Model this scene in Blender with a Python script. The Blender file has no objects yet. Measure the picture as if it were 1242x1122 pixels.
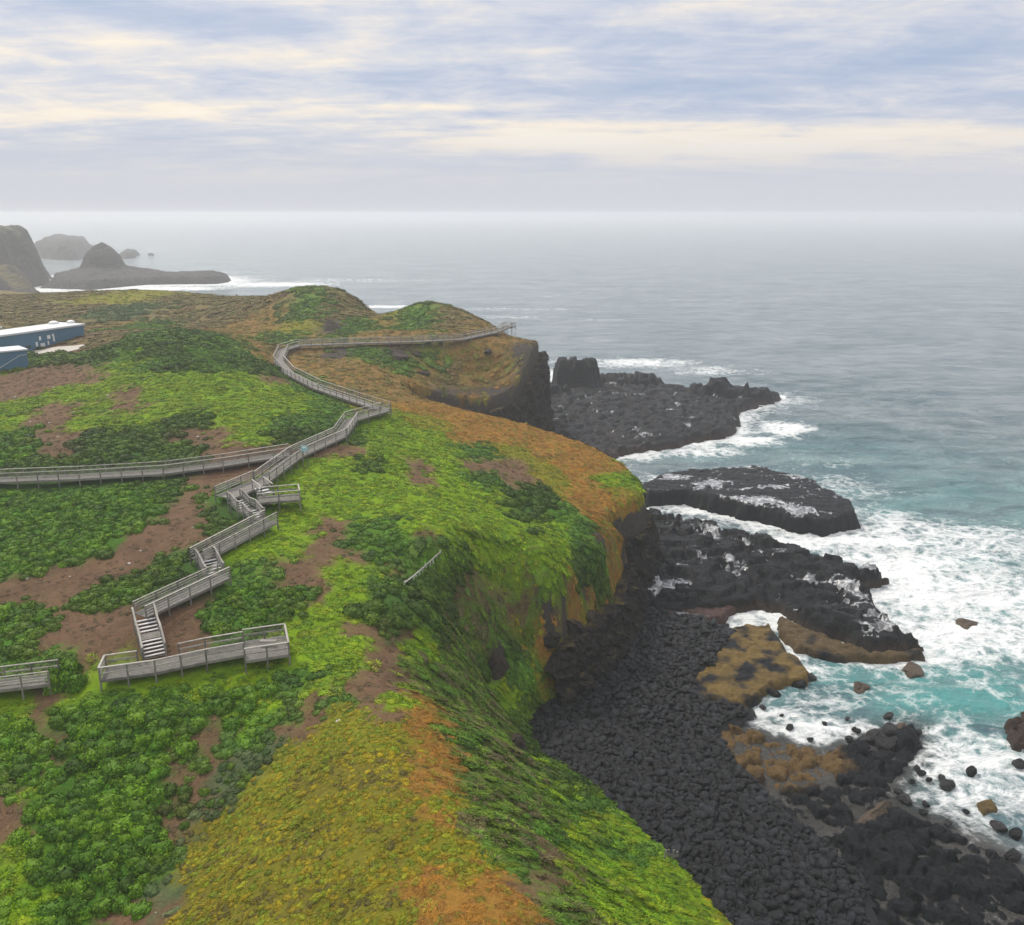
import bpy, math, random
import numpy as np
from mathutils import Vector
from mathutils.kdtree import KDTree

random.seed(7)
RNG = np.random.default_rng(11)
scene = bpy.context.scene
COL = scene.collection

# ---------------------------------------------------------------- camera
CAM_H = 55.0
PITCH = math.radians(15.7)
FOV = math.radians(60.0)
PW, PH = 1242.0, 1122.0
FPX = (PW / 2) / math.tan(FOV / 2)
cam_d = bpy.data.cameras.new('camera')
cam_d.sensor_fit = 'HORIZONTAL'
cam_d.angle = FOV
cam_d.clip_start = 0.5
cam_d.clip_end = 30000
cam = bpy.data.objects.new('camera', cam_d)
cam.location = (0, 0, CAM_H)
cam.rotation_euler = (math.radians(90) - PITCH, 0, 0)
COL.objects.link(cam)
scene.camera = cam

# ---------------------------------------------------------------- exposure, sampling
scene.render.engine = 'CYCLES'
scene.view_settings.view_transform = 'Standard'
scene.view_settings.look = 'None'
scene.view_settings.gamma = 1.0
scene.view_settings.use_curve_mapping = False
EXPO = 1.0
scene.view_settings.exposure = EXPO
scene.cycles.use_denoising = True
scene.cycles.max_bounces = 6
scene.cycles.diffuse_bounces = 2
scene.cycles.glossy_bounces = 2
scene.cycles.volume_bounces = 3
scene.cycles.transparent_max_bounces = 4
scene.cycles.caustics_reflective = False
scene.cycles.caustics_refractive = False

# ---------------------------------------------------------------- node helper
class NT:
    def __init__(self, tree):
        self.t = tree
    def n(self, typ, ins=None, **kw):
        nd = self.t.nodes.new(typ)
        for k, v in kw.items():
            setattr(nd, k, v)
        for k, v in (ins or {}).items():
            s = nd.inputs[k]
            if isinstance(v, bpy.types.NodeSocket):
                self.t.links.new(v, s)
            else:
                s.default_value = v
        return nd
    def math(self, op, a, b=0.0, c=0.0, clamp=False):
        nd = self.n('ShaderNodeMath', {0: a, 1: b, 2: c}, operation=op)
        nd.use_clamp = clamp
        return nd.outputs[0]
    def mix(self, f, a, b, blend='MIX'):
        nd = self.t.nodes.new('ShaderNodeMix')
        nd.data_type = 'RGBA'; nd.blend_type = blend
        for idx, v in ((0, f), (6, a), (7, b)):
            if isinstance(v, bpy.types.NodeSocket):
                self.t.links.new(v, nd.inputs[idx])
            else:
                if idx and len(v) == 3: v = (*v, 1)
                nd.inputs[idx].default_value = v
        return nd.outputs[2]
    def ramp(self, f, stops):
        nd = self.t.nodes.new('ShaderNodeValToRGB')
        el = nd.color_ramp.elements
        while len(el) < len(stops): el.new(0.5)
        for e, (p, c) in zip(el, stops):
            e.position = p
            e.color = (c, c, c, 1) if isinstance(c, (int, float)) else (*c, 1)
        self.t.links.new(f, nd.inputs[0])
        return nd.outputs[0]
    def noise(self, vec, scale, detail=4, rough=0.55, dist=0.0, out=0):
        nd = self.n('ShaderNodeTexNoise', {'Scale': scale, 'Detail': detail, 'Roughness': rough, 'Distortion': dist})
        self.t.links.new(vec, nd.inputs['Vector'])
        return nd.outputs[out]
    def step(self, x, a, b):
        nd = self.n('ShaderNodeMapRange', {'Value': x, 'From Min': a, 'From Max': b, 'To Min': 0.0, 'To Max': 1.0})
        nd.interpolation_type = 'SMOOTHSTEP'
        return nd.outputs[0]
    def scalev(self, vec, s):
        nd = self.n('ShaderNodeMapping', {'Scale': s})
        self.t.links.new(vec, nd.inputs['Vector'])
        return nd.outputs[0]

# ---------------------------------------------------------------- world: hazy broken overcast
SUN_EL, SUN_AZ = math.radians(50), math.radians(-38)      # azimuth from +Y towards +X
world = bpy.data.worlds.new('World')
scene.world = world
world.use_nodes = True
wt = NT(world.node_tree)
world.node_tree.nodes.clear()
WS = 0.1
K = 1.0 / (2 ** EXPO * WS)
def disp(r, g, b):
    f = lambda c: ((c / 255 + 0.055) / 1.055) ** 2.4
    return tuple(f(c) * K for c in (r, g, b))
sky = wt.n('ShaderNodeTexSky', sky_type='NISHITA')
sky.sun_disc = False
sky.sun_elevation = SUN_EL
sky.sun_rotation = SUN_AZ
sky.air_density = 1.2; sky.dust_density = 2.0
tc = wt.n('ShaderNodeTexCoord')
sep = wt.n('ShaderNodeSeparateXYZ', {0: tc.outputs['Generated']})
zz = wt.math('MAXIMUM', sep.outputs['Z'], 0.0)
den = wt.math('ADD', zz, 0.10)
px = wt.math('DIVIDE', sep.outputs['X'], den)
py = wt.math('DIVIDE', sep.outputs['Y'], den)
pv = wt.n('ShaderNodeCombineXYZ', {'X': px, 'Y': py, 'Z': 2.3}).outputs[0]
big = wt.noise(wt.scalev(pv, (0.30, 0.75, 1)), 1.0, 4, 0.5, 0.4)
mid = wt.noise(wt.scalev(pv, (2.2, 2.4, 1)), 1.0, 9, 0.64, 0.4)
mid2 = wt.noise(wt.scalev(pv, (0.5, 1.7, 1.7)), 1.0, 8, 0.62, 0.4)
cl = wt.math('ADD', wt.math('MULTIPLY', big, 0.5), wt.math('ADD', wt.math('MULTIPLY', mid, 0.27), wt.math('MULTIPLY', mid2, 0.25)))
cf = wt.step(cl, 0.35, 0.66)
ccol = wt.ramp(cf, [(0.0, disp(168, 184, 212)), (0.28, disp(190, 199, 219)), (0.5, disp(212, 214, 224)), (0.66, disp(231, 226, 224)), (0.82, disp(252, 239, 222)), (1.0, disp(255, 246, 230))])
veil = wt.mix(0.05, ccol, sky.outputs[0])
hz = wt.step(sep.outputs['Z'], 0.02, 0.115)
hz = wt.math('POWER', hz, 0.8)
horiz = disp(211, 213, 221)
skyc = wt.mix(hz, horiz, veil)
overhead_gain = wt.math('ADD', 1.0, wt.math('MULTIPLY', wt.step(zz, 0.15, 1.0), 0.55))     # sky brightened overhead, out of view, added to light ground and haze
skyc = wt.mix(1.0, skyc, wt.n('ShaderNodeCombineColor', {0: overhead_gain, 1: overhead_gain, 2: overhead_gain}).outputs[0], 'MULTIPLY')
bg = wt.n('ShaderNodeBackground', {'Color': skyc, 'Strength': WS})
wo = wt.n('ShaderNodeOutputWorld', {'Surface': bg.outputs[0]})
world.cycles.sampling_method = 'MANUAL'
world.cycles.sample_map_resolution = 512

# ---------------------------------------------------------------- sun (veiled)
sun_d = bpy.data.lights.new('sun', 'SUN')
sun_d.energy = 1.5
sun_d.angle = math.radians(10)
sun_d.color = (1.0, 0.93, 0.82)
sun = bpy.data.objects.new('sun', sun_d)
sdir = Vector((math.sin(SUN_AZ) * math.cos(SUN_EL), math.cos(SUN_AZ) * math.cos(SUN_EL), math.sin(SUN_EL)))
sun.rotation_euler = sdir.to_track_quat('Z', 'Y').to_euler()
sun.location = (0, 100, 150)
COL.objects.link(sun)

# ================================================================ helpers
def W(u, v, z):
    dx, dv = (u - PW / 2) / FPX, (v - PH / 2) / FPX
    dn = math.sin(PITCH) + dv * math.cos(PITCH)
    t = (CAM_H - z) / dn
    return np.array([dx * t, t * (math.cos(PITCH) - dv * math.sin(PITCH)), z])

def project(P):
    P = np.atleast_2d(P)
    y, z = P[:, 1], P[:, 2] - CAM_H
    d = y * math.cos(PITCH) - z * math.sin(PITCH)
    up = y * math.sin(PITCH) + z * math.cos(PITCH)
    d = np.maximum(d, 1e-3)
    return P[:, 0] / d * FPX + PW / 2, -up / d * FPX + PH / 2, d

def _hash(ix, iy, iz, seed):
    h = (ix * 374761393 + iy * 668265263 + iz * 2147483647 + seed * 974634253) & 0xFFFFFFFF
    h = ((h ^ (h >> 13)) * 1274126177) & 0xFFFFFFFF
    h = ((h ^ (h >> 16)) * 2246822519) & 0xFFFFFFFF
    return h ^ (h >> 15)

def perlin(x, y, z=None, seed=0):
    x = np.asarray(x, float); y = np.asarray(y, float)
    z = np.zeros_like(x) if z is None else np.asarray(z, float)
    x0, y0, z0 = np.floor(x).astype(np.int64), np.floor(y).astype(np.int64), np.floor(z).astype(np.int64)
    fx, fy, fz = x - x0, y - y0, z - z0
    s = lambda t: t * t * t * (t * (t * 6 - 15) + 10)
    ux, uy, uz = s(fx), s(fy), s(fz)
    def g(dx, dy, dz):
        h = _hash(x0 + dx, y0 + dy, z0 + dz, seed)
        a = (h & 1023) / 1023 * 2 * math.pi
        c = ((h >> 10) & 1023) / 1023 * 2 - 1
        r = np.sqrt(1 - c * c)
        return r * np.cos(a) * (fx - dx) + r * np.sin(a) * (fy - dy) + c * (fz - dz)
    l = lambda a, b, t: a + (b - a) * t
    return 1.5 * l(l(l(g(0,0,0), g(1,0,0), ux), l(g(0,1,0), g(1,1,0), ux), uy),
             l(l(g(0,0,1), g(1,0,1), ux), l(g(0,1,1), g(1,1,1), ux), uy), uz)

def fbm(x, y, z=None, octv=4, seed=0, gain=0.5, ridged=False):
    tot, a, f, n = 0, 1.0, 1.0, 0
    for o in range(octv):
        p = perlin(np.asarray(x) * f, np.asarray(y) * f, None if z is None else np.asarray(z) * f, seed + o * 17)
        if ridged: p = 1 - 2 * np.abs(p)
        tot = tot + a * p; n += a; a *= gain; f *= 2.03
    return tot / n

def worley(x, y, seed=0):
    x0, y0 = np.floor(x).astype(np.int64), np.floor(y).astype(np.int64)
    f1 = np.full(np.shape(x), 9.0); f2 = f1.copy(); idr = np.zeros(np.shape(x))
    for a in (-1, 0, 1):
        for b in (-1, 0, 1):
            h = _hash(x0 + a, y0 + b, 0 * x0, seed)
            d = np.hypot(x0 + a + (h & 1023) / 1023 - x, y0 + b + ((h >> 10) & 1023) / 1023 - y)
            m = d < f1
            f2 = np.where(m, f1, np.minimum(f2, d)); idr = np.where(m, ((h >> 20) & 255) / 255, idr); f1 = np.where(m, d, f1)
    return f1, f2, idr

def sstep(x, a=0.0, b=1.0):
    t = np.clip((x - a) / (b - a), 0, 1)
    return t * t * (3 - 2 * t)

def poly_dist(X, Y, poly):
    """signed distance to closed polygon (positive inside), nearest segment index and parameter"""
    poly = np.asarray(poly, float)[:, :2]
    n = len(poly)
    best = np.full(X.shape, 1e18); bi = np.zeros(X.shape, int); bt = np.zeros(X.shape)
    inside = np.zeros(X.shape, bool)
    for i in range(n):
        ax, ay = poly[i]; bx, by = poly[(i + 1) % n]
        ex, ey = bx - ax, by - ay
        t = np.clip(((X - ax) * ex + (Y - ay) * ey) / (ex * ex + ey * ey + 1e-9), 0, 1)
        d = (X - ax - t * ex) ** 2 + (Y - ay - t * ey) ** 2
        m = d < best
        best[m] = d[m]; bi[m] = i; bt[m] = t[m]
        c = ((ay > Y) != (by > Y))
        xi = ax + (Y - ay) * ex / (ey if abs(ey) > 1e-9 else 1e-9)
        inside ^= c & (X < xi)
    d = np.sqrt(best)
    return np.where(inside, d, -d), bi, bt

def link(o, parent=None):
    COL.objects.link(o)
    if parent is not None: o.parent = parent
    return o

def mesh_obj(name, verts, faces, mat=None, parent=None, smooth=False, attrs=None, colors=None):
    me = bpy.data.meshes.new(name)
    verts = np.asarray(verts, float)
    if isinstance(faces, np.ndarray) and faces.ndim == 2:
        k = faces.shape[1]
        me.vertices.add(len(verts)); me.vertices.foreach_set('co', verts.ravel())
        me.loops.add(faces.size); me.loops.foreach_set('vertex_index', faces.ravel().astype(np.int32))
        me.polygons.add(len(faces)); me.polygons.foreach_set('loop_start', np.arange(0, faces.size, k, dtype=np.int32))
        me.update(calc_edges=True)
    else:
        me.from_pydata(verts.tolist(), [], [list(f) for f in faces]); me.update()
    if smooth: me.polygons.foreach_set('use_smooth', np.ones(len(me.polygons), bool))
    for k_, v in (attrs or {}).items():
        a = me.attributes.new(k_, 'FLOAT', 'POINT'); a.data.foreach_set('value', np.asarray(v, float).ravel())
    if colors is not None:
        a = me.attributes.new('col', 'FLOAT_COLOR', 'POINT')
        a.data.foreach_set('color', np.column_stack([colors, np.ones(len(colors))]).ravel())
    if mat: me.materials.append(mat)
    o = bpy.data.objects.new(name, me)
    return link(o, parent)

def tag(o, label, cat, group=None):
    o['label'] = label; o['category'] = cat
    if group: o['group'] = group
    return o

def struct(o, kind='structure'):
    o['kind'] = kind
    return o

def empty(name, loc):
    o = bpy.data.objects.new(name, None)
    o.location = loc; o.empty_display_size = 0.3
    return link(o)

def grid_faces(nx, ny, keep=None):
    i = np.arange(ny - 1)[:, None] * nx + np.arange(nx - 1)[None, :]
    f = np.stack([i, i + 1, i + nx + 1, i + nx], -1).reshape(-1, 4)
    if keep is not None:
        f = f[keep.ravel()[f].any(1)]
    return f

def compact(V, F, *arrs):
    used = np.unique(F)
    m = np.full(len(V), -1); m[used] = np.arange(len(used))
    return (V[used], m[F]) + tuple(a[used] for a in arrs)

# ================================================================ materials
def new_mat(name):
    m = bpy.data.materials.new(name); m.use_nodes = True
    m.node_tree.nodes.clear()
    return m, NT(m.node_tree)

def finish(t, base, rough=0.8, bump=None, bstr=0.5, bdist=0.1, spec=0.3, **kw):
    ins = {'Base Color': base, 'Roughness': rough, 'Specular IOR Level': spec}
    ins.update(kw)
    p = t.n('ShaderNodeBsdfPrincipled', ins)
    if bump is not None:
        b = t.n('ShaderNodeBump', {'Height': bump, 'Strength': bstr, 'Distance': bdist})
        t.t.links.new(b.outputs[0], p.inputs['Normal'])
    t.n('ShaderNodeOutputMaterial', {'Surface': p.outputs[0]})
    return p

def mat_land():
    m, t = new_mat('land_cover')
    pos = t.n('ShaderNodeNewGeometry').outputs['Position']
    col = t.n('ShaderNodeAttribute', attribute_name='col').outputs['Color']
    rock = t.n('ShaderNodeAttribute', attribute_name='rock').outputs['Fac']
    n1 = t.noise(pos, 0.9, 6, 0.65)
    n2 = t.noise(pos, 4.5, 5, 0.7)
    n3 = t.noise(pos, 0.22, 4, 0.6)
    v = t.math('ADD', t.math('MULTIPLY', n1, 0.9), t.math('MULTIPLY', n2, 1.1))
    v = t.math('ADD', v, 0.02)
    c = t.mix(1.0, col, t.n('ShaderNodeCombineColor', {0: v, 1: v, 2: v}).outputs[0], 'MULTIPLY')
    soil = t.mix(n2, (0.075, 0.045, 0.028), (0.14, 0.09, 0.055))
    sp = t.step(t.math('ADD', t.math('MULTIPLY', n1, 0.6), t.math('MULTIPLY', n3, 0.4)), 0.57, 0.68)
    c = t.mix(t.math('MULTIPLY', sp, 0.55), c, soil)
    rk = t.mix(t.noise(pos, 1.7, 6, 0.7), (0.014, 0.013, 0.013), (0.10, 0.085, 0.07))
    rf = t.step(t.math('ADD', rock, t.math('MULTIPLY', t.math('SUBTRACT', n1, 0.5), 0.9)), 0.42, 0.6)
    c = t.mix(rf, c, rk)
    h = t.math('ADD', t.math('MULTIPLY', n2, 0.5), n1)
    finish(t, c, 0.92, h, 0.9, 0.35, 0.15)
    return m

def mat_rock(name, lo, hi, rough=0.6, scale=1.2, spec=0.4, use_col=False, lichen=None, tone=False):
    m, t = new_mat(name)
    pos = t.n('ShaderNodeNewGeometry').outputs['Position']
    n1 = t.noise(pos, scale, 8, 0.68, 0.4)
    n2 = t.noise(pos, scale * 5, 6, 0.7)
    vor = t.n('ShaderNodeTexVoronoi', {'Scale': scale * 1.1}, feature='DISTANCE_TO_EDGE')
    t.t.links.new(t.mix(0.25, pos, t.noise(pos, scale * 1.3, 3, 0.5, 0, 1)), vor.inputs['Vector'])
    f = t.step(t.math('ADD', t.math('MULTIPLY', n1, 0.6), t.math('MULTIPLY', n2, 0.4)), 0.3, 0.75)
    c = t.mix(f, lo, hi)
    if tone:
        rv = t.math('ADD', t.math('MULTIPLY', t.math('POWER', t.n('ShaderNodeObjectInfo').outputs['Random'], 2.0), 2.2), 0.45)
        c = t.mix(1.0, c, t.n('ShaderNodeCombineColor', {0: rv, 1: rv, 2: rv}).outputs[0], 'MULTIPLY')
    if use_col:
        c = t.mix(1.0, c, t.n('ShaderNodeAttribute', attribute_name='col').outputs['Color'], 'MULTIPLY')
    if lichen:
        nz = t.n('ShaderNodeSeparateXYZ', {0: t.n('ShaderNodeNewGeometry').outputs['Normal']}).outputs['Z']
        lf = t.step(t.math('ADD', t.math('MULTIPLY', t.noise(pos, 0.5, 5, 0.6), 0.8), t.math('MULTIPLY', nz, 0.25)), 0.60, 0.80)
        c = t.mix(lf, c, lichen)
    crack = t.step(vor.outputs['Distance'], 0.0, 0.09)
    h = t.math('ADD', t.math('ADD', n1, t.math('MULTIPLY', n2, 0.4)), t.math('MULTIPLY', crack, 0.25))
    finish(t, c, t.math('ADD', t.math('MULTIPLY', n2, 0.35), rough - 0.18), h, 0.9, 0.5 / scale, spec)
    return m

def mat_shelf():
    """wave-cut basalt: colour from 'col', standing water and foam where 'pool' says"""
    m, t = new_mat('wet_basalt')
    pos = t.n('ShaderNodeNewGeometry').outputs['Position']
    col = t.n('ShaderNodeAttribute', attribute_name='col').outputs['Color']
    pool = t.n('ShaderNodeAttribute', attribute_name='pool').outputs['Fac']
    n1 = t.noise(pos, 0.7, 8, 0.7, 0.4)
    n2 = t.noise(pos, 4.0, 6, 0.7)
    v = t.math('SUBTRACT', t.math('ADD', t.math('MULTIPLY', n1, 1.5), t.math('MULTIPLY', n2, 1.7)), 0.55)
    c = t.mix(1.0, col, t.n('ShaderNodeCombineColor', {0: v, 1: v, 2: v}).outputs[0], 'MULTIPLY')
    h = t.math('ADD', n1, t.math('MULTIPLY', n2, 0.35))
    bump = t.n('ShaderNodeBump', {'Height': h, 'Strength': 1.0, 'Distance': 0.55})
    rk = t.n('ShaderNodeBsdfPrincipled', {'Base Color': c, 'Roughness': t.math('ADD', t.math('MULTIPLY', n2, 0.4), 0.32), 'Specular IOR Level': 0.16, 'Normal': bump.outputs[0]})
    pm = t.step(t.math('ADD', pool, t.math('MULTIPLY', t.math('SUBTRACT', t.noise(t.scalev(pos, (0.8, 1.6, 1.0)), 1.7, 9, 0.72, 0.3), 0.5), 2.2)), 0.62, 0.78)
    foam = t.step(t.noise(pos, 0.9, 8, 0.7, 0.6), 0.38, 0.72)
    wb = t.n('ShaderNodeBump', {'Height': t.noise(pos, 2.5, 3), 'Strength': 0.25, 'Distance': 0.08})
    wc = t.mix(foam, (0.09, 0.095, 0.10), (0.62, 0.64, 0.66))
    wa = t.n('ShaderNodeBsdfPrincipled', {'Base Color': wc, 'Roughness': t.math('ADD', t.math('MULTIPLY', foam, 0.5), 0.1), 'IOR': 1.33, 'Normal': wb.outputs[0]})
    mx = t.n('ShaderNodeMixShader', {0: pm, 1: rk.outputs[0], 2: wa.outputs[0]})
    t.n('ShaderNodeOutputMaterial', {'Surface': mx.outputs[0]})
    return m

def mat_leaf(name):
    m, t = new_mat(name)
    ic = t.n('ShaderNodeAttribute', attribute_name='tint', attribute_type='INSTANCER').outputs['Color']
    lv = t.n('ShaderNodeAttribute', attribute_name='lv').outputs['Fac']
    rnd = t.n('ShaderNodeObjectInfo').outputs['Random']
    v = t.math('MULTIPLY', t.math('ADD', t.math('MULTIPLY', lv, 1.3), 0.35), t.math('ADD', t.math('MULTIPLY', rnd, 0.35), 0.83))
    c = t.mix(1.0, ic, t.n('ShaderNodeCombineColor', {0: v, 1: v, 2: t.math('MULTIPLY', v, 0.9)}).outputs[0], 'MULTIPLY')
    finish(t, c, 0.75, spec=0.2)
    return m

def mat_shrub(name, c0, c1):
    m, t = new_mat(name)
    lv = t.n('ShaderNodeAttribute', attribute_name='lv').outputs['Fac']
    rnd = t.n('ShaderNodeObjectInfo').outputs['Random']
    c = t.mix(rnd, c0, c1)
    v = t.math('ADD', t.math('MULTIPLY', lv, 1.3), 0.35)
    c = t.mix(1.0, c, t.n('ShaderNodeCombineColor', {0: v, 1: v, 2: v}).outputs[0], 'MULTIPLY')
    finish(t, c, 0.7, spec=0.25)
    return m

def mat_timber(name, c0, c1, sc=1.0):
    m, t = new_mat(name)
    pos = t.n('ShaderNodeNewGeometry').outputs['Position']
    rnd = t.n('ShaderNodeObjectInfo').outputs['Random']
    n = t.noise(pos, 2.2 * sc, 6, 0.7)
    n2 = t.noise(pos, 14 * sc, 3, 0.6)
    f = t.math('ADD', t.math('MULTIPLY', n, 0.75), t.math('ADD', t.math('MULTIPLY', n2, 0.3), t.math('MULTIPLY', rnd, 0.25)))
    finish(t, t.mix(t.step(f, 0.35, 0.85), c0, c1), 0.85, n2, 0.3, 0.02, 0.2)
    return m

def mat_plain(name, c, rough=0.6, var=0.25, scale=1.5, spec=0.4):
    m, t = new_mat(name)
    pos = t.n('ShaderNodeNewGeometry').outputs['Position']
    n = t.noise(pos, scale, 5, 0.6)
    c1 = tuple(x * (1 - var) for x in c); c2 = tuple(min(1, x * (1 + var)) for x in c)
    finish(t, t.mix(n, c1, c2), rough, n, 0.15, 0.03, spec)
    return m

def mat_sea():
    m, t = new_mat('sea_water')
    pos = t.n('ShaderNodeNewGeometry').outputs['Position']
    fo = t.n('ShaderNodeAttribute', attribute_name='foam').outputs['Fac']
    tq = t.n('ShaderNodeAttribute', attribute_name='turq').outputs['Fac']
    shal = t.n('ShaderNodeAttribute', attribute_name='shallow').outputs['Fac']
    wv = t.scalev(pos, (0.55, 1.0, 1.0))
    a = t.noise(wv, 0.16, 8, 0.62, 0.6)
    b = t.noise(wv, 0.9, 6, 0.62, 0.4)
    big = t.noise(wv, 0.035, 5, 0.6, 0.3)
    # lace of foam
    warp = t.noise(pos, 0.35, 4, 0.6, 0.8, 1)
    wp = t.n('ShaderNodeVectorMath', {0: pos, 1: t.n('ShaderNodeVectorMath', {0: warp, 'Scale': 3.2}, operation='SCALE').outputs[0]}, operation='ADD').outputs[0]
    v1 = t.n('ShaderNodeTexVoronoi', {'Scale': 0.42, 'Vector': wp}, feature='DISTANCE_TO_EDGE').outputs['Distance']
    v2 = t.n('ShaderNodeTexVoronoi', {'Scale': 1.15, 'Vector': wp}, feature='DISTANCE_TO_EDGE').outputs['Distance']
    lace = t.math('ADD', t.math('MULTIPLY', t.math('SUBTRACT', 0.22, v1), 1.5), t.math('MULTIPLY', t.math('SUBTRACT', 0.18, v2), 0.8))
    nn = t.noise(pos, 0.13, 7, 0.68, 1.4)
    ff = t.math('ADD', t.math('ADD', fo, t.math('MULTIPLY', lace, 0.55)), t.math('MULTIPLY', t.math('SUBTRACT', nn, 0.5), 1.5))
    ff = t.math('ADD', ff, t.math('MULTIPLY', t.math('SUBTRACT', b, 0.5), 0.5))
    foam = t.step(ff, 0.42, 1.02)
    foam = t.math('MULTIPLY', foam, t.step(fo, 0.0, 0.14))
    deep = t.mix(t.step(t.math('ADD', t.math('MULTIPLY', big, 0.45), t.math('MULTIPLY', a, 0.55)), 0.36, 0.64), (0.055, 0.115, 0.138), (0.235, 0.285, 0.305))
    tf = t.math('MULTIPLY', tq, t.step(t.math('ADD', t.math('MULTIPLY', a, 0.6), t.math('MULTIPLY', nn, 0.4)), 0.3, 0.6), clamp=True)
    wc = t.mix(tf, deep, (0.06, 0.28, 0.27))
    wc = t.mix(shal, wc, (0.045, 0.036, 0.03))
    cc = t.mix(foam, wc, (0.80, 0.83, 0.83))
    h = t.math('ADD', t.math('MULTIPLY', a, 5.0), t.math('MULTIPLY', b, 0.75))
    h = t.math('ADD', h, t.math('MULTIPLY', t.noise(wv, 3.5, 3, 0.6), 0.16))
    h = t.math('ADD', h, t.math('MULTIPLY', foam, 0.25))
    bp = t.n('ShaderNodeBump', {'Height': h, 'Strength': 0.75, 'Distance': 1.0})
    p = t.n('ShaderNodeBsdfPrincipled', {'Base Color': cc, 'Roughness': t.math('ADD', t.math('MULTIPLY', foam, 0.6), 0.14), 'IOR': 1.33, 'Normal': bp.outputs[0]})
    t.n('ShaderNodeOutputMaterial', {'Surface': p.outputs[0]})
    return m

M_LAND = mat_land()
M_CLIFF = mat_rock('cliff_basalt', (0.008, 0.008, 0.009), (0.065, 0.057, 0.050), 0.8, 0.9, 0.12, lichen=(0.13, 0.105, 0.035))
M_OUTCROP = mat_rock('outcrop_rock', (0.018, 0.015, 0.014), (0.10, 0.075, 0.055), 0.8, 1.6, 0.2)
M_SHELF = mat_shelf()
M_STACK = mat_rock('stack_rock', (0.018, 0.018, 0.02), (0.10, 0.085, 0.07), 0.85, 0.12, 0.2, use_col=True)
M_COBBLE = mat_rock('cobble_basalt', (0.002, 0.0024, 0.0035), (0.009, 0.0105, 0.0135), 0.36, 2.2, 0.32, tone=True)
M_BOULDER = mat_rock('boulder_basalt', (0.006, 0.006, 0.007), (0.026, 0.024, 0.024), 0.45, 1.6, 0.25, tone=True)
M_BROWNROCK = mat_rock('brown_boulder', (0.035, 0.024, 0.016), (0.13, 0.09, 0.05), 0.55, 1.6, 0.4)
M_PALE = mat_plain('pale_stone', (0.42, 0.39, 0.36), 0.85, 0.3, 4)
M_BEACH = mat_plain('beach_bed', (0.006, 0.006, 0.007), 0.7, 0.5, 2)
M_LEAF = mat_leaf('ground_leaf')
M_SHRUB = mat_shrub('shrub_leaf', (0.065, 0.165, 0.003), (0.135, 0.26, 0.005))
M_SHRUBD = mat_shrub('dark_shrub_leaf', (0.052, 0.115, 0.004), (0.10, 0.175, 0.006))
M_STEM = mat_plain('woody_stem', (0.06, 0.045, 0.03), 0.9)
M_DECK = mat_timber('deck_timber', (0.10, 0.095, 0.085), (0.24, 0.23, 0.21))
M_RAIL = mat_timber('rail_timber', (0.16, 0.15, 0.135), (0.42, 0.40, 0.36))
M_POST = mat_timber('post_timber', (0.10, 0.092, 0.08), (0.26, 0.245, 0.22))
M_TREAD = mat_timber('tread_timber', (0.40, 0.40, 0.41), (0.66, 0.66, 0.67))
M_SEA = mat_sea()

# ================================================================ LAND
# boardwalk centre lines: photo pixel + deck height
def line(pts): return [W(*p) for p in pts]
LINES = {
 'lower': line([(-70, 838, 18.2), (0, 830, 18.6), (66, 822, 19.0), (125, 817, 19.4), (190, 808, 19.6), (250, 795, 19.8), (296, 787, 19.9)]),
 'stair1': line([(188, 797, 19.65), (175, 748, 21.2)]),
 'ramp1': line([(175, 744, 21.2), (266, 701, 21.6)]),
 'stair2': line([(262, 698, 21.6), (248, 676, 22.45)]),
 'ramp2': line([(243, 677, 22.45), (324, 634, 22.95)]),
 'stair3': line([(314, 630, 22.95), (284, 606, 24.2)]),
 'upper': line([(272, 603, 24.2), (318, 583, 24.35), (360, 552, 24.8), (413, 528, 25.2), (426, 509, 25.5), (468, 497, 25.6)]),
 'left': line([(-80, 585, 23.2), (0, 582, 23.3), (100, 578, 23.6), (200, 572, 24.0), (270, 563, 24.4), (330, 553.5, 24.7), (352, 550, 24.78)]),
 'far': line([(468, 497, 25.6), (430, 485, 25.7), (385, 470, 25.9), (350, 452, 26.2), (338, 438, 26.8), (344, 424, 27.5), (362, 418.5, 27.8), (430, 416, 27.9), (500, 414, 28.0), (560, 411, 28.2), (600, 402.5, 28.6), (616, 396, 28.9)]),
}
ctrl = []
for k_, L in LINES.items():
    for i in range(len(L) - 1):
        n = max(1, int(np.linalg.norm(L[i + 1] - L[i]) / 9))
        for j in range(n):
            p = L[i] + (L[i + 1] - L[i]) * j / n
            ctrl.append(p - np.array([0, 0, 0.8]))
ctrl.append(W(325, 782, 19.1)); ctrl.append(W(340, 605, 23.0))
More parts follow.
